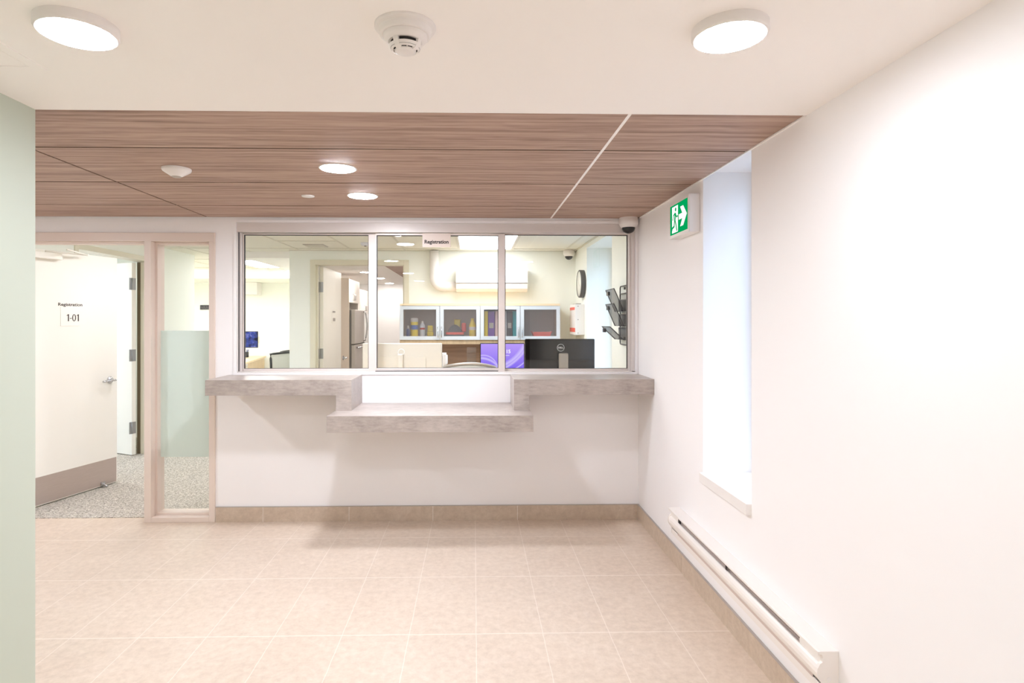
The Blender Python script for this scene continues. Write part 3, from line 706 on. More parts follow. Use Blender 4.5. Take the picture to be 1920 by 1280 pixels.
# ------------------------------------------------------------------ ceiling fittings
def disc_lamp(name, lab, x, y, z, r, h, mat, group=None, base=False, rim=0.006):
    t = thing(name, lab, 'ceiling light', (x, y, z), 0, group)
    b = MB(); b.lathe([(r + 0.0, 0.0), (r, -h * 0.75), (r - 0.004, -h), (r - rim - 0.004, -h), (r - rim - 0.004, -h + 0.003)], (x, y, z), 'Z', 64); b.build('housing', 'white', t)
    b = MB(); b.lathe([(r - rim - 0.0045, -h + 0.001), (r - rim - 0.006, -h - 0.0015), (r * .6, -h - 0.003), (0.0, -h - 0.0035)], (x, y, z), 'Z', 64); b.build('diffuser', mat, t)
    return t
p = pZ(1368, 52, ZC); q = pZ(145, 46, ZC)
disc_lamp('surface_light', 'round surface light on white ceiling, right of the smoke detector', p.x, p.y, ZC, 0.091, 0.026, 'lobby_lamp', rim=0.004)
disc_lamp('surface_light', 'round surface light on white ceiling, left of the smoke detector', q.x, q.y, ZC, 0.091, 0.026, 'lobby_lamp', rim=0.004)
for (x, y) in ((p.x, p.y - 1.85), (q.x, q.y - 1.85), (p.x, p.y - 3.6), (q.x, q.y - 3.6), ((p.x + q.x) / 2, p.y - 2.7)):  # last one, midway between the rows, is added to lift the lobby light
    o = disc_lamp('surface_light', 'round surface light on the white ceiling behind the camera', x, y, ZC, 0.091, 0.026, 'lobby_lamp', 'round lights behind the camera', rim=0.004)
for (u, v, lab) in ((633.5, 315.5, 'recessed downlight in wood ceiling, the nearer of the lit pair'), (680, 367, 'recessed downlight in wood ceiling, the farther of the lit pair')):
    p = pZ(u, v, ZC); disc_lamp('recessed_downlight', lab, p.x, p.y, ZC + 0.001, 0.090, 0.004, 'wood_lamp', None, rim=0.006)
for (x, y) in ((-3.1, 3.0),):
    disc_lamp('recessed_downlight', 'recessed downlight in the wood ceiling of the side passage behind the green wall', x, y, ZC + 0.001, 0.090, 0.004, 'wood_lamp', None, rim=0.006)
# smoke detector
p = pZ(760, 50, ZC); cx, cy = p.x, p.y
t = thing('smoke_detector', 'white round smoke detector on white ceiling between the two surface lights', 'smoke detector', (cx, cy, ZC))
b = MB(); b.lathe([(0.076, 0.0), (0.076, -0.005), (0.073, -0.008), (0.066, -0.008), (0.064, -0.012), (0.0635, -0.022), (0.058, -0.024)], (cx, cy, ZC), 'Z', 64); b.build('base_ring', 'white', t)
b = MB(); b.lathe([(0.0545, -0.018), (0.0545, -0.030), (0.050, -0.036), (0.042, -0.040)], (cx, cy, ZC), 'Z', 64); b.build('body', 'white', t)
b = MB(); b.lathe([(0.036, -0.038), (0.036, -0.056)], (cx, cy, ZC), 'Z', 48); b.build('sensing_chamber', 'dark', t)
b = MB(); b.lathe([(0.0405, -0.0490), (0.040, -0.0505), (0.034, -0.058), (0.031, -0.0598), (0.029, -0.058), (0.037, -0.0485), (0.0405, -0.0490)], (cx, cy, ZC), 'Z', 48)
b.lathe([(0.0265, -0.0600), (0.026, -0.063), (0.020, -0.066), (0.0, -0.067)], (cx, cy, ZC), 'Z', 48); b.build('cap', 'white', t)
for k in range(0, 12, 3):
    b = MB(); a = R(-118 + 30 * k); wd = 0.013
    d = Vector((math.cos(a), math.sin(a), 0)); n_ = Vector((-d.y, d.x, 0))
    prof = [(0.036, -0.038), (0.0435, -0.040), (0.042, -0.048), (0.034, -0.0585), (0.026, -0.063), (0.024, -0.060), (0.035, -0.050)]
    vs_ = [tuple(Vector((cx, cy, ZC)) + d * r + Vector((0, 0, h)) + n_ * sgn * wd / 2) for sgn in (-1, 1) for r, h in prof]; m_ = len(prof)
    b.faces(vs_, [tuple(range(m_)), tuple(range(m_, 2 * m_))[::-1]] + [(i, (i + 1) % m_, m_ + (i + 1) % m_, m_ + i) for i in range(m_)])
    b.build('rib', 'white', t)
b = MB()
for k in range(12):
    a = R(-105 + 30 * k); b.tube([(cx + .0345 * math.cos(a), cy + .0345 * math.sin(a), ZC - .0565), (cx + .0262 * math.cos(a), cy + .0262 * math.sin(a), ZC - .0615)], 0.0012, 6)
b.build('grille', 'white', t)
# cone sensor, flat cover disc
p = pZ(331, 316, ZC)
t = thing('occupancy_sensor', 'white cone-shaped sensor on the wood ceiling at left', 'sensor', (p.x, p.y, ZC))
b = MB(); b.lathe([(0.066, 0.0), (0.066, -0.008), (0.062, -0.014), (0.026, -0.037), (0.022, -0.039)], (p.x, p.y, ZC), 'Z', 48); b.build('housing', 'white', t)
b = MB(); b.lathe([(0.0225, -0.0385), (0.020, -0.0415), (0.0, -0.042)], (p.x, p.y, ZC), 'Z', 32); b.build('lens', 'silver', t)
p = pZ(577.5, 367, ZC)
b = MB(); b.lathe([(0.037, 0.0), (0.037, -0.004), (0.034, -0.006), (0.0, -0.006)], (p.x, p.y, ZC), 'Z', 40)
tag(b.build('sprinkler_cover', 'white', off=(p.x, p.y, ZC)), 'small flat white cover disc on wood ceiling left of the farther downlight', 'ceiling cover')
# access panel
p = pZ(90, 131, ZC)
t = thing('access_panel', 'flush white access hatch at the left edge of the white ceiling', 'access panel', (p.x - 0.13, p.y - 0.2, ZC))
b = MB(); x1, y1 = p.x, p.y; x0, y0 = XL + 0.004, p.y - 0.42
b.box(x0, x1, y1 - 0.028, y1, ZC - 0.0025, ZC); b.box(x0, x1, y0, y0 + 0.028, ZC - 0.0025, ZC); b.box(x1 - 0.033, x1, y0 + .028, y1 - .028, ZC - 0.0025, ZC); b.box(x0, x0 + 0.03, y0 + .028, y1 - .028, ZC - 0.0025, ZC); b.build('frame', 'ceiling', t)
b = MB(); b.box(x0 + 0.032, x1 - 0.0355, y0 + 0.030, y1 - 0.0305, ZC - 0.002, ZC); b.build('hatch', 'ceiling', t)
# dome cameras
def dome(lab, x, y, z, s):
    t = thing('dome_camera', lab, 'camera', (x, y, z))
    b = MB(); b.lathe([(0.066 * s, 0), (0.066 * s, -0.012 * s), (0.0675 * s, -0.014 * s), (0.0675 * s, -0.046 * s), (0.064 * s, -0.050 * s), (0.055 * s, -0.068 * s), (0.048 * s, -0.070 * s)], (x, y, z), 'Z', 48); b.build('housing', 'white', t)
    b = MB(); b.lathe([(0.047 * s, -0.068 * s)] + [(0.047 * s * math.cos(R(a)), -0.070 * s - 0.042 * s * math.sin(R(a))) for a in range(0, 91, 10)], (x, y, z), 'Z', 40); b.build('dome', 'monitor_black', t)
p = pZ(1178.5, 408.5, ZC); dome('white dome camera with black lens in the ceiling corner above the counter', min(p.x, XR - 0.075), p.y, ZC, 1.0)
p = pZ(1063, 471.5, ZO); dome('white dome camera in the office ceiling corner, seen through the right pane', min(p.x, XR - 0.08), min(p.y, YF - .08), ZO - 0.005, 0.95)

# ------------------------------------------------------------------ OFFICE seen through the glazing
def panel_light(lab, x0, x1, y0, y1, lamp='office_lamp'):
    t = thing('panel_light', lab, 'ceiling light', ((x0 + x1) / 2, (y0 + y1) / 2, ZO))
    b = MB(); e = 0.012
    b.box(x0, x1, y0, y0 + e, ZO - 0.006, ZO + .0); b.box(x0, x1, y1 - e, y1, ZO - 0.006, ZO); b.box(x0, x0 + e, y0 + e, y1 - e, ZO - 0.006, ZO); b.box(x1 - e, x1, y0 + e, y1 - e, ZO - 0.006, ZO); b.build('frame', 'white', t)
    b = MB(); b.box(x0 + e, x1 - e, y0 + e, y1 - e, ZO - 0.0055, ZO - 0.001); b.build('diffuser', lamp, t)
panel_light('bright panel light in the office ceiling above the wall air conditioner', -0.157, 0.427, 5.465, 6.655)
panel_light('bright panel light deep in the office, seen in the left pane', -3.29, -2.68, 8.0, 9.1, 'deep_lamp')
panel_light('panel light in the office ceiling hidden above the window head', -2.60, -2.02, 4.50, 5.40)
panel_light('added unseen panel light above the front work desk behind the window head', -0.76, -0.19, 4.45, 5.42)  # unseen extra lamp, added to brighten the front of the office
panel_light('added unseen panel light at the far left end of the deep office', -5.25, -4.70, 7.8, 9.3, 'deep_lamp')  # added out of view to lift the deep room's walls
panel_light('added unseen panel light in the store room ceiling behind the open doors', -4.9, -4.3, 5.5, 6.6)  # unseen lamp put in to give the store room some light
# ceiling vent, detector
p = pZ(592, 460, ZO)
t = thing('ceiling_vent', 'grey square vent in the office ceiling, left pane', 'vent', (p.x, p.y, ZO))
b = MB(); b.box(p.x - 0.11, p.x + 0.11, p.y - 0.11, p.y + 0.11, ZO - 0.006, ZO - 0.0005, 0.001); b.build('frame', 'trim_dark', t)
b = MB()
for k in range(7): b.box(p.x - 0.10, p.x + 0.10, p.y - 0.095 + k * 0.03, p.y - 0.08 + k * 0.03, ZO - 0.010, ZO - 0.006)
b.build('slats', 'grid', t)
p = pZ(685, 455, ZO)
t = thing('ceiling_detector', 'small white detector on office ceiling beside the first window mullion', 'detector', (p.x, p.y, ZO))
b = MB(); b.lathe([(0.05, 0), (0.05, -0.012), (0.036, -0.03), (0.0, -0.032)], (p.x, p.y, ZO), 'Z', 32); b.build('housing', 'greywhite', t)
b = MB(); b.lathe([(0.012, -0.031), (0.012, -0.038), (0, -0.038)], (p.x, p.y, ZO), 'Z', 16); b.build('lens', 'screw', t)
# air conditioner
def fy(u, v, y): return pY(u, v, y)
ay = YF - 0.21; p0, p1 = fy(855, 546, ay), fy(989.5, 502, ay)
t = thing('air_conditioner', 'white wall-mounted air conditioner above the office cabinets', 'air conditioner', ((p0.x + p1.x) / 2, YF - 0.1, p0.z))
zs = fy(900, 531, ay).z
b = MB(); b.prism([(YF - 0.001, p1.z), (ay + 0.03, p1.z), (ay, p1.z - 0.02), (ay, zs + 0.004), (ay + 0.01, zs), (ay + 0.02, p0.z + 0.03), (ay + 0.07, p0.z), (YF - 0.001, p0.z)], 'X', p0.x, p1.x); b.build('body', 'white', t)
b = MB(); b.box(p0.x + 0.001, p1.x - 0.001, ay - 0.002, ay + 0.006, zs + 0.003, zs + 0.008); b.build('panel_gap', 'charcoal', t)
b = MB(); b.prism([(ay + 0.012, zs - 0.006), (ay + 0.006, zs - 0.006), (ay + 0.014, p0.z + 0.034), (ay + 0.020, p0.z + 0.034)], 'X', p0.x + 0.06, p1.x - 0.06); b.build('louvre', 'white', t)
# line cover
t = thing('pipe_cover', 'white elbowed pipe cover running from ceiling to the air conditioner', 'pipe cover', (pY(815, 500, YF - .04).x, YF - 0.04, pY(815, 540, YF - .04).z))
px = pY(814.5, 500, YF - 0.045).x; pz = pY(830, 537, YF - 0.045).z; r_ = 0.054
pts = [(px, YF - 0.055, ZO - 0.008), (px, YF - 0.055, pz + 0.10)] + [(px + 0.10 - 0.10 * math.cos(R(a)), YF - 0.055, pz + 0.10 - 0.10 * math.sin(R(a))) for a in range(10, 90, 10)] + [(px + 0.10, YF - 0.055, pz), (p0.x + 0.002, YF - 0.055, pz)]
b = MB(); b.tube(pts, r_, 20); b.build('duct', 'white', t)
b = MB(); b.lathe([(r_ + 0.003, -0.012), (r_ + 0.003, 0.012)], (px, YF - 0.055, pz + 0.12), 'Z', 24); b.build('collar', 'white', t)
b = MB(); b.lathe([(r_ + 0.003, -0.012), (r_ + 0.003, 0.012)], (px + 0.12, YF - 0.055, pz), 'X', 24); b.build('collar', 'white', t)

# hutch on a desk
hyf = YF - 0.36
q0, q1 = pY(749.5, 637, hyf), pY(1050, 573, hyf); ztopb = pY(900, 569, hyf).z; zbot = pY(900, 645, hyf).z
DZ = 0.74
t = thing('hutch_cabinet', 'wood hutch with four frosted glass doors on the office back wall', 'cabinet', ((q0.x + q1.x) / 2, YF - 0.18, DZ))
b = MB()
b.box(q0.x, q1.x, hyf, YF - 0.001, ztopb - 0.022, ztopb, mat='maple'); b.box(q0.x, q1.x, hyf + 0.004, YF - 0.001, zbot, q0.z + 0.036, mat='maple_side')
b.box(q0.x, q1.x, hyf + 0.002, hyf + 0.02, zbot, q0.z - 0.004, mat='maple_side')
mid = [q0.x + (q1.x - q0.x) * k / 4 for k in range(5)]
for x in (mid[0], mid[2] - 0.009, mid[4] - 0.018): b.box(x, x + 0.018, hyf + 0.006, YF - 0.001, q0.z + 0.036, ztopb - 0.022, mat='maple_side')
for x in (mid[0], mid[4] - 0.018): b.box(x, x + 0.018, hyf + 0.006, YF - 0.001, DZ, zbot, mat='maple_side')
b.box(q0.x + 0.018, q1.x - 0.018, YF - 0.014, YF - 0.002, DZ, zbot, mat='brown_wood'); b.box(q0.x + 0.018, q1.x - 0.018, YF - 0.014, YF - 0.002, q0.z + 0.036, ztopb - 0.022, mat='hutch_back')
b.build('carcass', None, t)
for k in range(4):
    xa_, xb_ = mid[k] + 0.002, mid[k + 1] - 0.002; za_, zb_ = q0.z, q1.z - 0.003; e = 0.040
    b = MB(); b.box(xa_, xa_ + e, hyf - 0.02, hyf, za_, zb_, 0.001); b.box(xb_ - e, xb_, hyf - 0.02, hyf, za_, zb_, 0.001); b.box(xa_ + e, xb_ - e, hyf - 0.02, hyf, za_, za_ + e, 0.001); b.box(xa_ + e, xb_ - e, hyf - 0.02, hyf, zb_ - e, zb_, 0.001)
    d = b.build('door', 'cab_alu', t)
    b = MB(); b.box(xa_ + e, xb_ - e, hyf - 0.012, hyf - 0.008, za_ + e, zb_ - e); b.build('frosted_pane', 'frosted_door', d)
    hxk = xb_ - 0.018 if k % 2 == 0 else xa_ + 0.018
    b = MB(); b.tube([(hxk, hyf - 0.021, za_ + 0.03), (hxk, hyf - 0.045, za_ + 0.03), (hxk, hyf - 0.045, za_ + 0.14), (hxk, hyf - 0.021, za_ + 0.14)], 0.005, 10); b.build('handle', 'chrome', d)
b = MB(); b.box(q0.x - 0.05, XR - 0.02, YF - 0.70, YF - 0.002, DZ - 0.03, DZ - 0.0005, 0.002, mat='maple'); 
for x in (q0.x - 0.03, 0.1, XR - 0.06): b.box(x, x + 0.025, YF - 0.66, YF - 0.05, 0.005, DZ - 0.03, mat='maple_side')
tag(b.build('office_desk', None, off=(0.1, YF - 0.35, 0)), 'wooden desk along the office back wall under the hutch', 'desk')
# contents
zs_ = q0.z + 0.0365; yc = hyf + 0.13
def cx_(u): return pY(u, 0, yc).x
hh = lambda v: max(pY(850, v, yc).z - zs_, 0.03)
def bottle(name, lab, cat, u, parts, y=yc):
    x = cx_(u); t = thing(name, lab, cat, (x, y, zs_))
    for nm, prof, mt in parts:
        b = MB(); b.lathe(prof, (x, y, zs_), 'Z', 28); b.build(nm, mt, t)
bottle('wipes_canister', 'yellow wipes canister with white lid behind the first frosted door', 'canister', 777, [('body', [(0.040, 0), (0.041, 0.006), (0.041, 0.155), (0.038, 0.16)], 'yellow'), ('label', [(0.0415, 0.075), (0.0415, 0.125)], 'blue'), ('lid', [(0.040, 0.16), (0.042, 0.165), (0.042, 0.195), (0.030, 0.205), (0, 0.207)], 'white')])
bottle('glue_bottle', 'small white-capped bottle left of the yellow wipes canister', 'bottle', 765, [('body', [(0.018, 0), (0.019, 0.004), (0.019, 0.07), (0.010, 0.085)], 'navy'), ('cap', [(0.010, 0.085), (0.012, 0.088), (0.006, 0.12), (0, 0.12)], 'white')])
bottle('spray_bottle', 'slim white bottle with red label behind the first frosted door', 'bottle', 792, [('body', [(0.026, 0), (0.027, 0.004), (0.027, 0.12), (0.012, 0.15)], 'greywhite'), ('label', [(0.0275, 0.075), (0.0275, 0.095)], 'red'), ('cap', [(0.012, 0.15), (0.012, 0.17), (0, 0.17)], 'white')])
b = MB(); x = cx_(806); b.box(x - 0.035, x + 0.035, yc + 0.02, yc + 0.09, zs_ + 0.0, zs_ + 0.05, 0.008); b.box(x - 0.03, x + 0.03, yc + 0.025, yc + 0.085, zs_ + 0.0505, zs_ + 0.12, 0.008)
tag(b.build('sticky_note_block', 'yellow', off=(x, yc + .05, zs_)), 'pale yellow block at the right side behind the first frosted door', 'paper block')
# stapler-like tool
x = cx_(853); t = thing('tape_dispenser', 'black and red rounded tape dispenser behind the second frosted door', 'tape dispenser', (x, yc, zs_))
arc_ = [(x + 0.085 - 0.17 * k / 12, zs_ + 0.045 + 0.085 * math.sin(math.pi * k / 12) ** 0.8) for k in range(13)]
b = MB(); b.prism(arc_, 'Y', yc - 0.03, yc + 0.03); b.build('shell', 'charcoal', t)
b = MB(); b.box(x - 0.10, x + 0.10, yc - 0.035, yc + 0.035, zs_ + 0.018, zs_ + 0.046, 0.006); b.build('band', 'coral', t)
b = MB(); b.box(x - 0.10, x + 0.10, yc - 0.035, yc + 0.035, zs_, zs_ + 0.017, 0.004); b.build('foot', 'charcoal', t)
b = MB(); b.box(x + 0.075, x + 0.125, yc - 0.032, yc + 0.032, zs_ + 0.047, zs_ + 0.15, 0.015); b.build('grip', 'red', t)
x = cx_(857); b = MB(); b.box(x - 0.035, x + 0.035, yc + 0.08, yc + 0.15, zs_, zs_ + 0.19, 0.01); tag(b.build('carton', 'yellow', off=(x, yc + .1, zs_)), 'small yellow carton standing behind the rounded tape dispenser', 'carton')
bottle('detergent_jug', 'yellow jug with white label at right behind the second frosted door', 'jug', 886, [('body', [(0.034, 0), (0.038, 0.006), (0.038, 0.12), (0.016, 0.18)], 'yellow'), ('label', [(0.0385, 0.07), (0.0385, 0.105)], 'white'), ('cap', [(0.016, 0.18), (0.018, 0.182), (0.018, 0.20), (0, 0.20)], 'yellow')])
# binders
bt = q1.z - 0.05
for (ua, ub, mt, lab) in ((908, 914.5, 'yellow', 'thin yellow binder, leftmost behind the third frosted door'), (915, 927, 'purple', 'wide purple binder behind the third frosted door'), (928, 935, 'pink', 'pale pink binder beside the purple binder'),
                          (943, 949, 'greywhite', 'pale grey binder just right of the window mullion'), (949.5, 960, 'charcoal', 'dark grey binder behind the third frosted door'), (961, 967.5, 'teal', 'teal binder, rightmost behind the third frosted door')):
    xa_, xb_ = cx_(ua), cx_(ub); t = thing('binder', lab, 'binder', ((xa_ + xb_) / 2, yc + 0.05, zs_), 0, 'binders in the hutch')
    b = MB(); b.box(xa_, xb_, yc - 0.06, yc + 0.17, zs_, bt - 0.01, 0.002); b.build('cover', mt, t)
    if xb_ - xa_ > 0.05:
        b = MB(); b.box(xa_ + 0.012, xb_ - 0.012, yc - 0.0615, yc - 0.0602, zs_ + 0.09, zs_ + 0.15); b.build('spine_label', 'trim_dark', t)
# coral tray
x0, x1 = cx_(996), cx_(1034); t = thing('paper_tray', 'coral red plastic tray behind the fourth frosted door', 'tray', ((x0 + x1) / 2, yc, zs_))
b = MB(); b.prism([(x0 + 0.025, zs_), (x1 - 0.025, zs_), (x1, zs_ + 0.055), (x1 - 0.006, zs_ + 0.055), (x1 - 0.03, zs_ + 0.006), (x0 + 0.03, zs_ + 0.006), (x0 + 0.006, zs_ + 0.055), (x0, zs_ + 0.055)], 'Y', yc - 0.07, yc + 0.07)
b.box(x0 + 0.02, x1 - 0.02, yc - 0.072, yc - 0.068, zs_ + .001, zs_ + 0.05); b.build('bowl', 'coral', t)

# clock, white wall box on the right office wall
cp = pX(1089, 532, XR - 0.03); t = thing('wall_clock', 'round wall clock with dark rim beside the office window recess', 'clock', (XR - 0.03, cp.y, cp.z))
b = MB(); b.lathe([(0.136, -0.0455), (0.136, -0.052), (0.142, -0.054), (0.15, -0.048), (0.15, -0.0005), (0.145, -0.0005), (0.136, -0.0455)], (XR, cp.y, cp.z), 'X', 56); b.build('rim', 'clockrim', t)
b = MB(); b.lathe([(0.0, -0.049), (0.134, -0.049), (0.134, -0.045)], (XR, cp.y, cp.z), 'X', 56); fc = b.build('face', 'clockface', t)
b = MB(); b.box(XR - 0.0515, XR - 0.0500, cp.y - 0.002, cp.y + 0.002, cp.z, cp.z + 0.09); b.prism([(cp.y, cp.z + .003), (cp.y - 0.05, cp.z - 0.029), (cp.y - 0.05, cp.z - 0.033), (cp.y, cp.z - .001)], 'X', XR - 0.0515, XR - 0.0500); b.build('hands', 'trim_dark', fc)
bx = XR - 0.10; yb0, yb1 = pX(1096, 600, XR).y, pX(1068.5, 600, bx).y; zb0, zb1 = pX(1080, 628, bx).z, pX(1080, 570, bx).z
t = thing('alarm_panel', 'white wall box with red stripes below the clock', 'control box', (XR - 0.05, (yb0 + yb1) / 2, zb0))
b = MB(); b.box(bx, XR - 0.0005, yb0, yb1, zb0, zb1, 0.004); b.build('housing', 'white', t)
b = MB(); b.box(bx - 0.001, bx - 0.0001, yb0 + 0.03, yb1 - 0.01, zb1 - 0.06, zb1 - 0.03); b.build('stripe', 'redlabel', t)
b = MB(); b.box(bx - 0.001, bx - 0.0001, yb0 + 0.005, yb1 - 0.005, zb0 + 0.03, zb0 + 0.075); b.build('stripe', 'redlabel', t)
for z in (zb0 + 0.02, (zb0 + zb1) / 2, zb1 - 0.02):
    b = MB(); b.lathe([(0.005, -0.002), (0.005, 0)], (bx + 0.03, yb0, z), 'Y', 10); b.build('screw', 'screw', t)
b = MB(); b.box(bx + 0.02, XR - 0.03, yb0 + .05, yb1 - .08, zb1 + 0.0, zb1 + 0.012); b.build('lug', 'trim_dark', t)

# wire file rack
ry0, ry1 = pX(1177, 600, XR - 0.015).y, pX(1161.5, 600, XR - 0.015).y
zr1, zr0 = pX(1176, 534, XR - 0.015).z, pX(1176, 647, XR - 0.015).z
t = thing('file_rack', 'black wire three-pocket file rack on the office wall, right pane', 'file rack', (XR - 0.05, (ry0 + ry1) / 2, zr0))
def rounded(y0, y1, z0, z1, r, x, n=5):
    pts = []
    for (cy, cz, a0) in ((y1 - r, z1 - r, 0), (y0 + r, z1 - r, 90), (y0 + r, z0 + r, 180), (y1 - r, z0 + r, 270)):
        for k in range(n + 1):
            a = R(a0 + 90 * k / n); pts.append((x, cy + r * math.cos(a), cz + r * math.sin(a)))
    return pts
yi0, yi1 = ry0 + 0.01, ry1 - 0.01
b = MB(); b.tube(rounded(yi0, yi1, zr0, zr1, 0.02, XR - 0.012), 0.005, 8, closed=True)
for z in (zr1 - 0.06,): b.tube([(XR - 0.012, yi0, z), (XR - 0.012, yi1, z)], 0.004, 8)
b.tube([(XR - 0.012, yi0 + 0.03, zr1 - .002), (XR - 0.012, yi0 + 0.03, zr1 - 0.06)], 0.004, 8)
for z in (zr0 + 0.05, zr1 - 0.02): b.box(XR - 0.012, XR - 0.0005, (yi0 + yi1) / 2 - .01, (yi0 + yi1) / 2 + .01, z - .01, z + .01)
b.build('frame', 'black', t)
pk = [(pX(1176, 618, XR - .015).z, 0.11, 0.13), (pX(1176, 590, XR - .015).z, 0.11, 0.13), (pX(1176, 563, XR - .015).z, 0.11, 0.14)]
yw0, yw1 = ry0 - 0.02, ry1 + 0.005
tops = [(1133, 614, 0.155, 0.10), (1141, 577, 0.125, 0.17), (1141, 550, 0.125, 0.17)]
bots = [pX(1176, v, XR - .015).z for v in (637, 611, 583)]
for (uu, vv, out, rise), zb in zip(tops, bots):
    b = MB(); x_in = XR - 0.018; x_b = XR - 0.050; x_out = XR - out
    # back plate, bottom, slanted front
    b.sheet([[(x_in, yw0, zb + 0.09), (x_in, yw1, zb + 0.09)], [(x_in, yw0, zb), (x_in, yw1, zb)]], 0.002)
    b.sheet([[(x_in, yw0, zb), (x_in, yw1, zb)], [(x_b, yw0, zb), (x_b, yw1, zb)]], 0.002)
    b.sheet([[(x_b, yw0, zb), (x_b, yw1, zb)], [(x_out, yw0, zb + rise), (x_out, yw1, zb + rise)]], 0.002)
    pk_ = b.build('pocket', 'wire_mesh', t)
    b = MB(); b.tube([(x_in, yw0, zb + 0.09), (x_in, yw0, zb), (x_b, yw0, zb), (x_out, yw0, zb + rise), (x_out, yw1, zb + rise), (x_b, yw1, zb), (x_in, yw1, zb), (x_in, yw1, zb + 0.09)], 0.004, 8, closed=True)
    b.box(x_out - .002, x_out + 0.014, yw1 - 0.09, yw1 - 0.03, zb + rise - 0.045, zb + rise - 0.015)
    b.build('rim', 'black', pk_)

# desk behind the glass with the two monitor backs
b = MB(); b.box(-1.25, XR - 0.01, YB2 + 0.03, YB2 + 0.78, 0.70, 0.73, 0.002, mat='maple')
for x in (-1.23, 0.0, XR - 0.05): b.box(x, x + 0.025, YB2 + 0.06, YB2 + 0.72, 0.005, 0.70, mat='maple_side')
tag(b.build('work_desk', None, off=(0, YB2 + .4, 0)), 'work desk directly behind the registration window', 'desk')
def monitor(lab, xa_, xb_, y, ztop, h, shell, stand, tilt=0, rotz=0.0, screen_m='black', back=True):
    cx = (xa_ + xb_) / 2; w_ = xb_ - xa_
    t = thing('monitor', lab, 'monitor', (cx, y, 0.731), rotz, local=True); z1 = ztop - 0.731; z0 = z1 - h
    sgn = 1 if back else -1       # screen faces +Y when we see the back
    b = MB(); b.box(-w_ / 2, w_ / 2, -0.012, 0.012, z0, z1, 0.008); b.build('shell', shell, t)
    b = MB(); b.box(-w_ / 2 + 0.008, w_ / 2 - 0.008, sgn * 0.0122, sgn * 0.0135, z0 + 0.012, z1 - 0.008); sc_ = b.build('screen', screen_m, t)
    return t, z0, z1, w_, sc_
ym = 4.80
t, z0, z1, w_, _ = monitor('beige monitor seen from behind in the middle pane', pY(680, 0, ym).x, pY(829, 0, ym).x, ym, pY(760, 643, ym).z, 0.37, 'beige_shell', 'beige')
sxm = pY(752.5, 0, ym).x - t.location.x
b = MB(); b.prism([(-0.21, z0 + 0.02), (0.19, z0 + 0.02), (0.19, z1 - 0.12), (0.18, z1 - 0.11), (-0.20, z1 - 0.11), (-0.21, z1 - 0.12)], 'Y', -0.024, -0.0122); b.build('rear_housing', 'beige_shell', t)
b = MB(); b.box(sxm - 0.021, sxm + 0.021, -0.075, -0.045, 0.01, z1 - 0.085, 0.008); b.box(sxm - 0.02, sxm + 0.02, -0.046, -0.023, z1 - 0.16, z1 - 0.09, 0.003); b.box(-0.12, 0.12, -0.11, 0.10, 0.0, 0.012, 0.004); b.build('stand', 'beige_shell', t)
b = MB(); b.lathe([(0.030, -0.0125), (0.029, -0.015), (0.022, -0.015), (0.022, -0.0125), (0.030, -0.0125)], (sxm, 0, z1 - 0.075), 'Y', 32); b.build('badge', 'white', t)
t, z0, z1, w_, _ = monitor('glossy black monitor seen from behind with round silver badge, right pane', pY(984, 0, ym).x, pY(1114.5, 0, ym).x, ym, pY(1050, 635, ym).z, 0.34, 'monitor_black', 'silver', rotz=R(-1.2))
sxm = pY(1051, 0, ym).x - t.location.x; zb_ = pY(1051, 651.5, ym).z - 0.731
b = MB(); b.lathe([(0.030, -0.0122), (0.030, -0.0145), (0.0265, -0.0145), (0.0265, -0.0122), (0.030, -0.0122)], (sxm, 0, zb_), 'Y', 36); bd = b.build('badge', 'greywhite', t)
tx = text('DELL', 0.019, 0.0008, 0.0004, 1.0); tx.xf(T(sxm, -0.0135, zb_)); tx.build('badge_lettering', 'greywhite', bd)
b = MB(); xs_ = pY(1054.5, 0, ym).x - t.location.x; zt2 = pY(1054, 661, ym).z - 0.731
b.box(xs_ - 0.037, xs_ + 0.037, -0.085, -0.05, 0.01, zt2, 0.008); b.box(xs_ - 0.03, xs_ + 0.03, -0.051, -0.0122, zt2 - 0.07, zt2 - 0.01, 0.003); b.box(-0.12, 0.12, -0.12, 0.09, 0, 0.012, 0.004); b.build('stand', 'silver', t)
# purple screen
def screen_purple():
    t = NT('purple_ribbon_wallpaper'); tc = t.n('ShaderNodeTexCoord'); sp = t.n('ShaderNodeSeparateXYZ'); t.put(sp.inputs[0], tc.outputs['Object'])
    x, z = sp.outputs[0], sp.outputs[2]
    def ring(cx, cz, r, w0):
        d = t.math('SQRT', t.math('ADD', t.math('POWER', t.math('SUBTRACT', x, cx), 2.0), t.math('POWER', t.math('SUBTRACT', z, cz), 2.0)))
        return t.math('MAXIMUM', t.math('SUBTRACT', 1.0, t.math('DIVIDE', t.math('ABSOLUTE', t.math('SUBTRACT', d, r)), w0)), 0.0)
    g = t.mix(t.math('MULTIPLY_ADD', z, -2.2, 1.25), (0.62, 0.42, 1.0, 1), (0.16, 0.10, 0.85, 1))
    a = t.math('MAXIMUM', ring(-0.20, 0.17, 0.15, 0.010), ring(-0.23, 0.05, 0.24, 0.018)); a = t.math('MAXIMUM', a, ring(-0.16, 0.62, 0.44, 0.03))
    a = t.math('MAXIMUM', a, t.math('MAXIMUM', ring(-0.25, 0.72, 0.60, 0.02), ring(-0.22, 0.78, 0.70, 0.010)))
    col = t.mix(t.math('MULTIPLY', a, 0.8), g, (0.70, 0.60, 1.0, 1))
    e = t.n('ShaderNodeEmission'); t.put(e.inputs[0], col); e.inputs[1].default_value = 1.0
    return t.done(e.outputs[0])
M['purple_screen'] = screen_purple()
yp = 6.25; DZp = DZ
xa_, xb_ = pY(900, 0, yp).x, pY(983.5, 0, yp).x
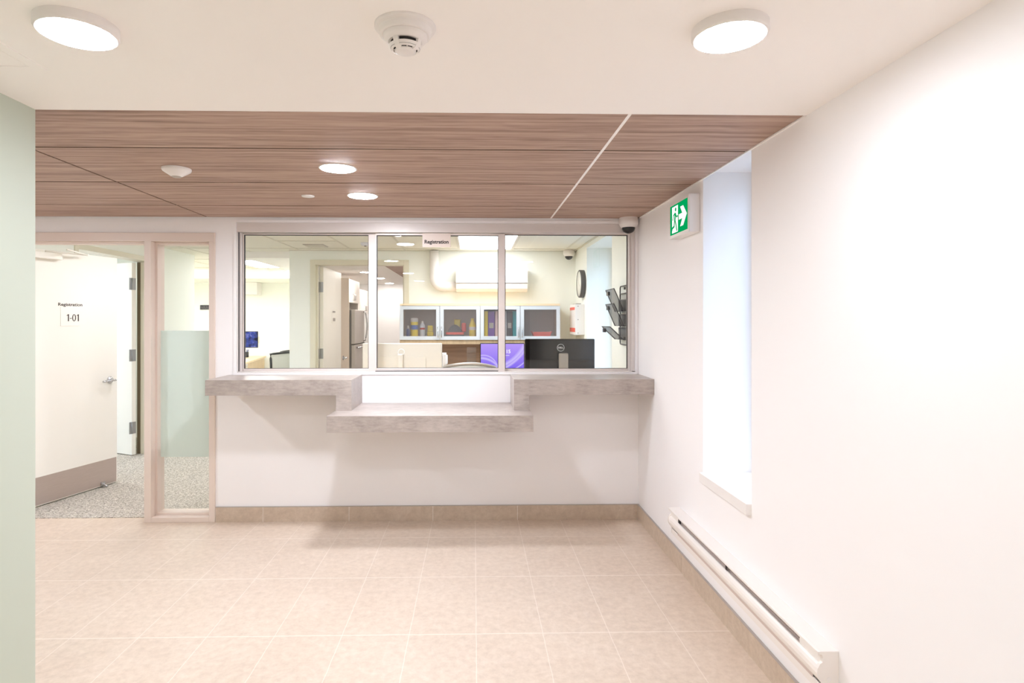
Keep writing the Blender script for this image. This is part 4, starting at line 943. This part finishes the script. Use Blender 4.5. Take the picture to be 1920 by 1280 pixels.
t, z0, z1, w_, scn = monitor('monitor with purple ribbon wallpaper on the desk under the hutch', xa_, xb_, yp, pY(940, 644.5, yp).z, 0.275, 'black', 'black', screen_m='purple_screen', back=False)
t.location.z = DZ; zfix = 0.731 - DZ
b = MB(); b.box(-0.03, 0.03, 0.013, 0.035, 0.01, z0 + 0.12, 0.003); b.box(-0.10, 0.10, -0.06, 0.10, 0, 0.012, 0.004); b.build('stand', 'black', t)
tp = pY(947, 659, yp - 0.014)
tx = text('9:15', 0.052, 0.0014, 0.0004, 1.0, 'RIGHT'); tx.xf(T(pY(957.5, 0, yp - .014).x - t.location.x, -0.0142, tp.z - DZ)); tx.build('clock_lettering', 'exit_white', scn)
b = MB(); b.box(tp.x - t.location.x - 0.05, tp.x - t.location.x + 0.045, -0.0146, -0.0138, tp.z - DZ - 0.042, tp.z - DZ - 0.038); b.build('date_line', 'exit_white', scn)
# white upright device and acrylic holder on the hutch desk
yd = 6.0 + 0.35
p0, p1 = pY(829, 690, yd), pY(837, 661, yd); xm = p0.x + 0.0
t = thing('desk_phone', 'narrow white upright device beside the beige monitor', 'device', (xm, yd, DZ))
b = MB(); b.box(p0.x - 0.05, p1.x, yd - 0.03, yd + 0.03, DZ + 0.001, p1.z, 0.006); b.build('body', 'white', t)
b = MB(); b.box(p0.x - 0.02, p0.x + 0.004, yd - 0.0315, yd - 0.0302, DZ + 0.1, p1.z - 0.03); b.build('dark_strip', 'charcoal', t)
b = MB(); b.lathe([(0.018, -0.05), (0.02, -0.03), (0.02, 0.03), (0.018, 0.05)], (p1.x - 0.004, yd - 0.035, p1.z - 0.07), 'Z', 16); b.build('earpiece', 'white', t)
xh = pY(884, 0, 6.30).x
t = thing('brochure_holder', 'clear acrylic brochure holder left of the purple monitor', 'brochure holder', (xh, 6.30, DZ))
b = MB(); w2 = 0.05; zt2 = pY(884, 651, 6.3).z
b.box(xh - w2, xh + w2, 6.33, 6.333, DZ + .001, zt2); b.box(xh - w2, xh + w2, 6.29, 6.293, DZ + .001, DZ + 0.26); b.box(xh - w2, xh - w2 + 0.003, 6.293, 6.33, DZ + .001, DZ + 0.26); b.box(xh + w2 - 0.003, xh + w2, 6.293, 6.33, DZ + .001, DZ + 0.26)
b.build('pocket', 'acrylic', t)

# office chairs
def chair_parts(t, top, mesh_m, frame_m, w_=0.46, bulge=0.05):
    # local: faces +Y (sitter looks to +Y); backrest near y = -0.22
    b = MB(); b.box(-0.24, 0.24, -0.20, 0.27, 0.44, 0.51, 0.03); b.build('seat', 'chair_seat', t)
    zb = top - 0.52; g = []
    prof = []
    for i in range(9):
        f = i / 8; z = zb + (top - zb) * f; hw = w_ / 2 * (0.80 + 0.20 * math.sin(math.pi * (0.15 + 0.6 * f)))
        row = []
        for j in range(13):
            a = (j / 12) * 2 - 1; row.append((hw * a, -0.27 + 0.05 * a * a - 0.05 * math.sin(math.pi * f) - 0.05 * f, z + (0.0 if i < 8 else -bulge * a * a) ))
        g.append(row)
    b = MB(); b.sheet(g, 0.004); b.build('backrest', mesh_m, t)
    rim = g[0] + [r[-1] for r in g[1:]] + g[-1][::-1][1:] + [r[0] for r in g[::-1][1:-1]]
    b = MB(); b.tube(rim, 0.014, 8, closed=True); b.tube([(0, -0.30, zb + 0.1), (0, -0.31, 0.50), (0, -0.12, 0.43)], 0.02, 10); b.build('back_frame', frame_m, t)
    b = MB(); b.lathe([(0.028, 0.09), (0.028, 0.43)], (0, 0, 0), 'Z', 16); b.build('gas_post', 'black', t)
    for k in range(5):
        a = R(72 * k + 20); ex, ey = 0.29 * math.cos(a), 0.29 * math.sin(a)
        b = MB(); b.tube([(0, 0, 0.10), (ex, ey, 0.075)], 0.018, 8); b.lathe([(0.028, -0.012), (0.028, 0.012)], (ex, ey, 0.032), 'X', 16); b.tube([(ex, ey, 0.075), (ex, ey, 0.04)], 0.01, 8); b.build('leg', 'black', t)
    for sg in (-1, 1):
        b = MB(); b.tube([(sg * 0.23, -0.05, 0.46), (sg * 0.29, -0.05, 0.50), (sg * 0.29, -0.05, 0.66)], 0.012, 8); b.box(sg * 0.29 - 0.035, sg * 0.29 + 0.035, -0.16, 0.10, 0.66, 0.685, 0.008); b.build('armrest', 'black', t)
cpos = pY(880, 0, 5.45)
t = thing('office_chair', 'grey mesh office chair back below the purple monitor, middle pane', 'chair', (cpos.x + 0.0, 5.72, 0.004), R(0), 'office chairs', local=True)
chair_parts(t, pY(880, 681, 5.45).z - 0.004, 'chair_mesh', 'trim_dark', 0.50, 0.035)
for (u, vtop, Y, rz, lab) in ((532, 661.0, 7.30, R(60), 'black-framed mesh chair beside the wooden desk, left pane'), (549, 657, 8.05, R(60), 'black-framed mesh chair partly behind the wall corner, left pane')):
    top = pY(u, vtop, Y).z
    t = thing('office_chair', lab, 'chair', (pY(u, 0, Y).x - 0.25, Y + 0.19, 0.004), rz, 'office chairs', local=True)
    chair_parts(t, top - 0.004, 'chair_mesh', 'black', 0.44, 0.01)

# left deep room: desk, monitor, pen holder, snowflake, box, cable, switch, hook rail
DL = 0.80; A = pZ(457, 680, DL); B = pZ(507, 665.5, DL); B.y = min(B.y, 10.55)
d = (Vector((B.x, B.y)) - Vector((A.x, A.y))); angd = math.atan2(d.y, d.x); Ld = d.length
# local: x runs from A towards B, y to the left (away from viewer side)
t = thing('corner_desk', 'pale wooden desk at the far left of the office with a snowflake ornament', 'desk', (A.x, A.y, 0.004), angd, local=True)
b = MB(); b.box(-0.5, Ld - 0.02, 0.0, 0.85, DL - 0.034, DL - 0.004, 0.003); b.build('desktop', 'maple', t)
b = MB(); b.box(-0.48, Ld - 0.04, 0.025, 0.045, 0.0, DL - 0.034); b.build('side_panel', 'maple_side', t)
b = MB(); b.box(-0.48, -0.455, 0.05, 0.80, 0.0, DL - 0.034); b.build('end_panel', 'maple_side', t)
b = MB(); b.box(Ld - .07, Ld - 0.045, 0.05, 0.80, 0.0, DL - 0.034); b.build('end_panel', 'maple_side', t)
sp_ = pY(467, 684, A.y + 0.25)
t2x = Vector((A.x, A.y)) + d.normalized() * 0.28
t = thing('snowflake_ornament', 'white paper snowflake on the side of the pale wooden desk', 'ornament', (t2x.x, t2x.y, pY(467, 684, t2x.y).z), angd, local=True)
b = MB()
for k in range(3):
    a = R(60 * k); mtx = Matrix.Rotation(a, 4, 'Y')
    s2 = MB(); s2.box(-0.085, 0.085, 0.018, 0.022, -0.008, 0.008)
    for sg in (-1, 1):
        for ss in (-1, 1):
            q = [(sg * 0.05, 0), (sg * 0.08, ss * 0.03), (sg * 0.07, ss * 0.035), (sg * 0.038, 0)]; s2.prism(q, 'Y', 0.018, 0.022)
    s2.xf(mtx); me = bpy.data.meshes.new('tmp'); s2.bm.to_mesh(me); s2.bm.free(); b.bm.from_mesh(me); bpy.data.meshes.remove(me)
b.build('flake', 'white', t)
def screen_photo():
    t = NT('blue_photo_wallpaper'); tc = t.n('ShaderNodeTexCoord'); n = t.noise(tc.outputs['Object'], 14, 5)
    e = t.n('ShaderNodeEmission'); t.put(e.inputs[0], t.ramp(n, [(0.35, srgb(30, 32, 60)), (0.48, srgb(70, 80, 150)), (0.56, srgb(70, 90, 190)), (0.68, srgb(170, 170, 230))])); e.inputs[1].default_value = 0.8
    return t.done(e.outputs[0])
M['photo_screen'] = screen_photo()
Ys = 9.45; xr_ = pY(483, 0, Ys).x
t, z0, z1, w_, scn = monitor('monitor with dark blue picture on the far left desk', xr_ - 0.50, xr_, Ys, pY(470, 621, Ys).z, pY(470, 621, Ys).z - pY(470, 652, Ys).z, 'black', 'black', rotz=R(6), screen_m='photo_screen', back=False)
t.location.z = DL + .001; 
for ch in t.children: ch.data.transform(T(0, 0, 0.731 - DL))
b = MB(); b.box(-0.02, 0.02, 0.014, 0.03, 0.005, 0.25, 0.003); b.box(-0.1, 0.1, -0.05, 0.09, 0, 0.01, 0.003); b.build('stand', 'white', t)
pp = pZ(462, 669.5, DL)
t = thing('pen_holder', 'black pen holder with blue pens in front of the dark blue monitor', 'pen holder', (pp.x, pp.y, DL + 0.0))
b = MB(); b.lathe([(0.036, 0), (0.038, 0.09), (0.034, 0.09), (0.033, 0.01), (0, 0.01)], (pp.x, pp.y, DL), 'Z', 20); b.build('cup', 'black', t)
b = MB()
for k in range(5): a = k * 1.3; b.tube([(pp.x + 0.01 * math.cos(a), pp.y + 0.01 * math.sin(a), DL + 0.02), (pp.x + 0.035 * math.cos(a), pp.y + 0.035 * math.sin(a), DL + 0.13)], 0.005, 6)
b.build('pen', 'navy', t)
p0, p1 = pY(440, 552, 10.4), pY(483, 531, 10.4)
b = MB(); b.box(p0.x - 0.3, p1.x, 10.38, 10.599, p0.z, 2.089, 0.004); tag(b.build('wall_unit', 'white', off=(p1.x - .3, 10.5, p0.z)), 'white box unit high on the far office wall, left pane', 'wall unit')
p = pY(483.5, 637, 10.6); b = MB(); b.box(p.x - 0.035, p.x + 0.035, 10.588, 10.5995, p.z - 0.06, p.z + 0.06, 0.003, mat='office_frame'); b.box(p.x - 0.012, p.x + 0.012, 10.583, 10.588, p.z - 0.03, p.z + 0.03, mat='white')
tag(b.build('light_switch', None, off=(p.x, 10.59, p.z)), 'light switch plate on the far wall right of the dark blue monitor', 'light switch')
Yc = 9.43; pts = [pY(u, v, Yc) for u, v in ((440, 504), (460, 503), (480, 502.5), (498, 504), (508, 509), (516, 514), (524, 513), (534, 507), (546, 503), (560, 502))]
b = MB(); b.tube([tuple(p) for p in pts], 0.008, 8); tag(b.build('cable', 'white', off=pts[4]), 'white cable sagging along the office bulkhead, left pane', 'cable')
p0, p1 = pY(374, 580, 10.55), pY(400, 571.5, 10.55)
t = thing('hook_rail', 'dark horizontal rail on the far wall, seen in the sidelight', 'rail', ((p0.x + p1.x) / 2, 10.57, p0.z))
b = MB(); b.box(p0.x, p1.x, 10.57, 10.599, p0.z, p1.z, 0.003); b.build('board', 'charcoal', t)
for k in range(5):
    b = MB(); xk_ = p0.x + 0.04 + k * 0.045; b.tube([(xk_, 10.57, p0.z + 0.05), (xk_, 10.54, p0.z + 0.035), (xk_, 10.535, p0.z + 0.055)], 0.004, 6); b.build('hook', 'screw', t)

# kitchen
for (u, v, lab) in ((685, 509, 'nearest round light on the kitchen ceiling, left pane'), (712.5, 520.5, 'middle round light on the kitchen ceiling beyond the doorway'), (730, 530, 'farthest round light on the kitchen ceiling'), (745, 491, 'added round light on the kitchen ceiling, unseen behind the door head')):  # last one is hidden, added to brighten the open kitchen door
    p = pZ(u, v, 2.16); disc_lamp('kitchen_light', lab, p.x, p.y, 2.16, 0.085, 0.012, 'kitchen_lamp', None)
yg = 8.72
b = MB(); xg = pY(649, 0, yg).x; b.box(xg - 0.05, pY(654.5, 0, yg).x, yg, yg + 0.02, 0.005, pY(650, 521, yg).z, 0.001); b.box(-2.525, xg - 0.05, yg, yg + .02, 0.005, pY(650, 521, yg).z)
tag(b.build('gable_panel', 'kitchen_panel', off=(-2.2, yg, 0)), 'pale tall side panel beside the kitchen fridge', 'cabinet panel')
yk = yg + 0.025; fx = pY(665.5, 0, yk).x; fz = pY(665, 580.5, yk).z; yk2 = yk + 0.75
t = thing('fridge', 'stainless steel fridge in the kitchen beyond the doorway', 'fridge', ((-2.5 + fx) / 2, yk + 0.35, 0.004))
b = MB(); b.box(-2.52, fx - 0.06, yk, yk2, 0.004, fz, 0.004); b.build('body', 'fridge_side', t)
zsm = pX(672, 644.5, fx).z
for (a, c, hz0, hz1, nm) in ((zsm + 0.006, fz, zsm + 0.03, fz - 0.02, 'door'), (0.06, zsm - 0.006, 0.35, zsm - 0.05, 'drawer')):
    b = MB(); b.box(fx - 0.055, fx, yk + .002, yk2 - .002, a, c, 0.006); dd = b.build(nm, 'fridge', t)
    b = MB(); yh_ = yk2 - 0.08
    if nm == 'door':
        pts = [(fx + 0.001, yh_, hz1), (fx + 0.03, yh_, hz1 - .01)] + [(fx + 0.03 + 0.03 * math.sin(math.pi * k / 8), yh_, hz1 - .01 - (hz1 - hz0 - .02) * k / 8) for k in range(1, 8)] + [(fx + 0.03, yh_, hz0 + .01), (fx + 0.001, yh_, hz0)]
    else: pts = [(fx + 0.001, yk + 0.1, hz1), (fx + 0.045, yk + 0.1, hz1), (fx + 0.05, yk + 0.375, hz1), (fx + 0.045, yk2 - 0.1, hz1), (fx + 0.001, yk2 - 0.1, hz1)]
    b.tube(pts, 0.012, 10); b.build('handle', 'chrome', dd)
b = MB(); b.box(fx - 0.05, fx + 0.01, yk2 - 0.06, yk2, zsm - 0.005, zsm + 0.005); b.build('hinge_cover', 'dark', t)
cz0, cz1 = pX(650, 566, xg).z, pX(650, 521, xg).z
def kcab(lab, x_face, y0, y1, z0, z1, dd=2):
    t = thing('kitchen_cabinet', lab, 'cabinet', ((-2.525 + x_face) / 2, (y0 + y1) / 2, z0), 0, 'kitchen wall cabinets')
    b = MB(); b.box(-2.525, x_face - 0.02, y0, y1, z0, z1); b.build('body', 'kitchen_cab', t)
    for k in range(dd):
        a, c = y0 + (y1 - y0) * k / dd, y0 + (y1 - y0) * (k + 1) / dd
        b = MB(); b.box(x_face - 0.019, x_face, a + 0.002, c - 0.002, z0 + 0.002, z1 - 0.002, 0.001); dr = b.build('door', 'kitchen_cab', t)
        b = MB(); hy_ = (c - 0.05) if k % 2 == 0 else a + 0.05
        b.tube([(x_face, hy_, z0 + 0.04), (x_face + 0.025, hy_, z0 + 0.04), (x_face + 0.025, hy_, z0 + 0.13), (x_face, hy_, z0 + 0.13)], 0.005, 8); b.build('handle', 'chrome', dr)
kcab('white wall cabinet above the kitchen fridge', xg, yk, yk2 + 0.25, cz0, cz1)
kcab('white wall cabinet farther along the kitchen wall past the fridge', xg - 0.03, yk2 + 0.26, yk2 + 1.5, 1.55, 1.95, 2)
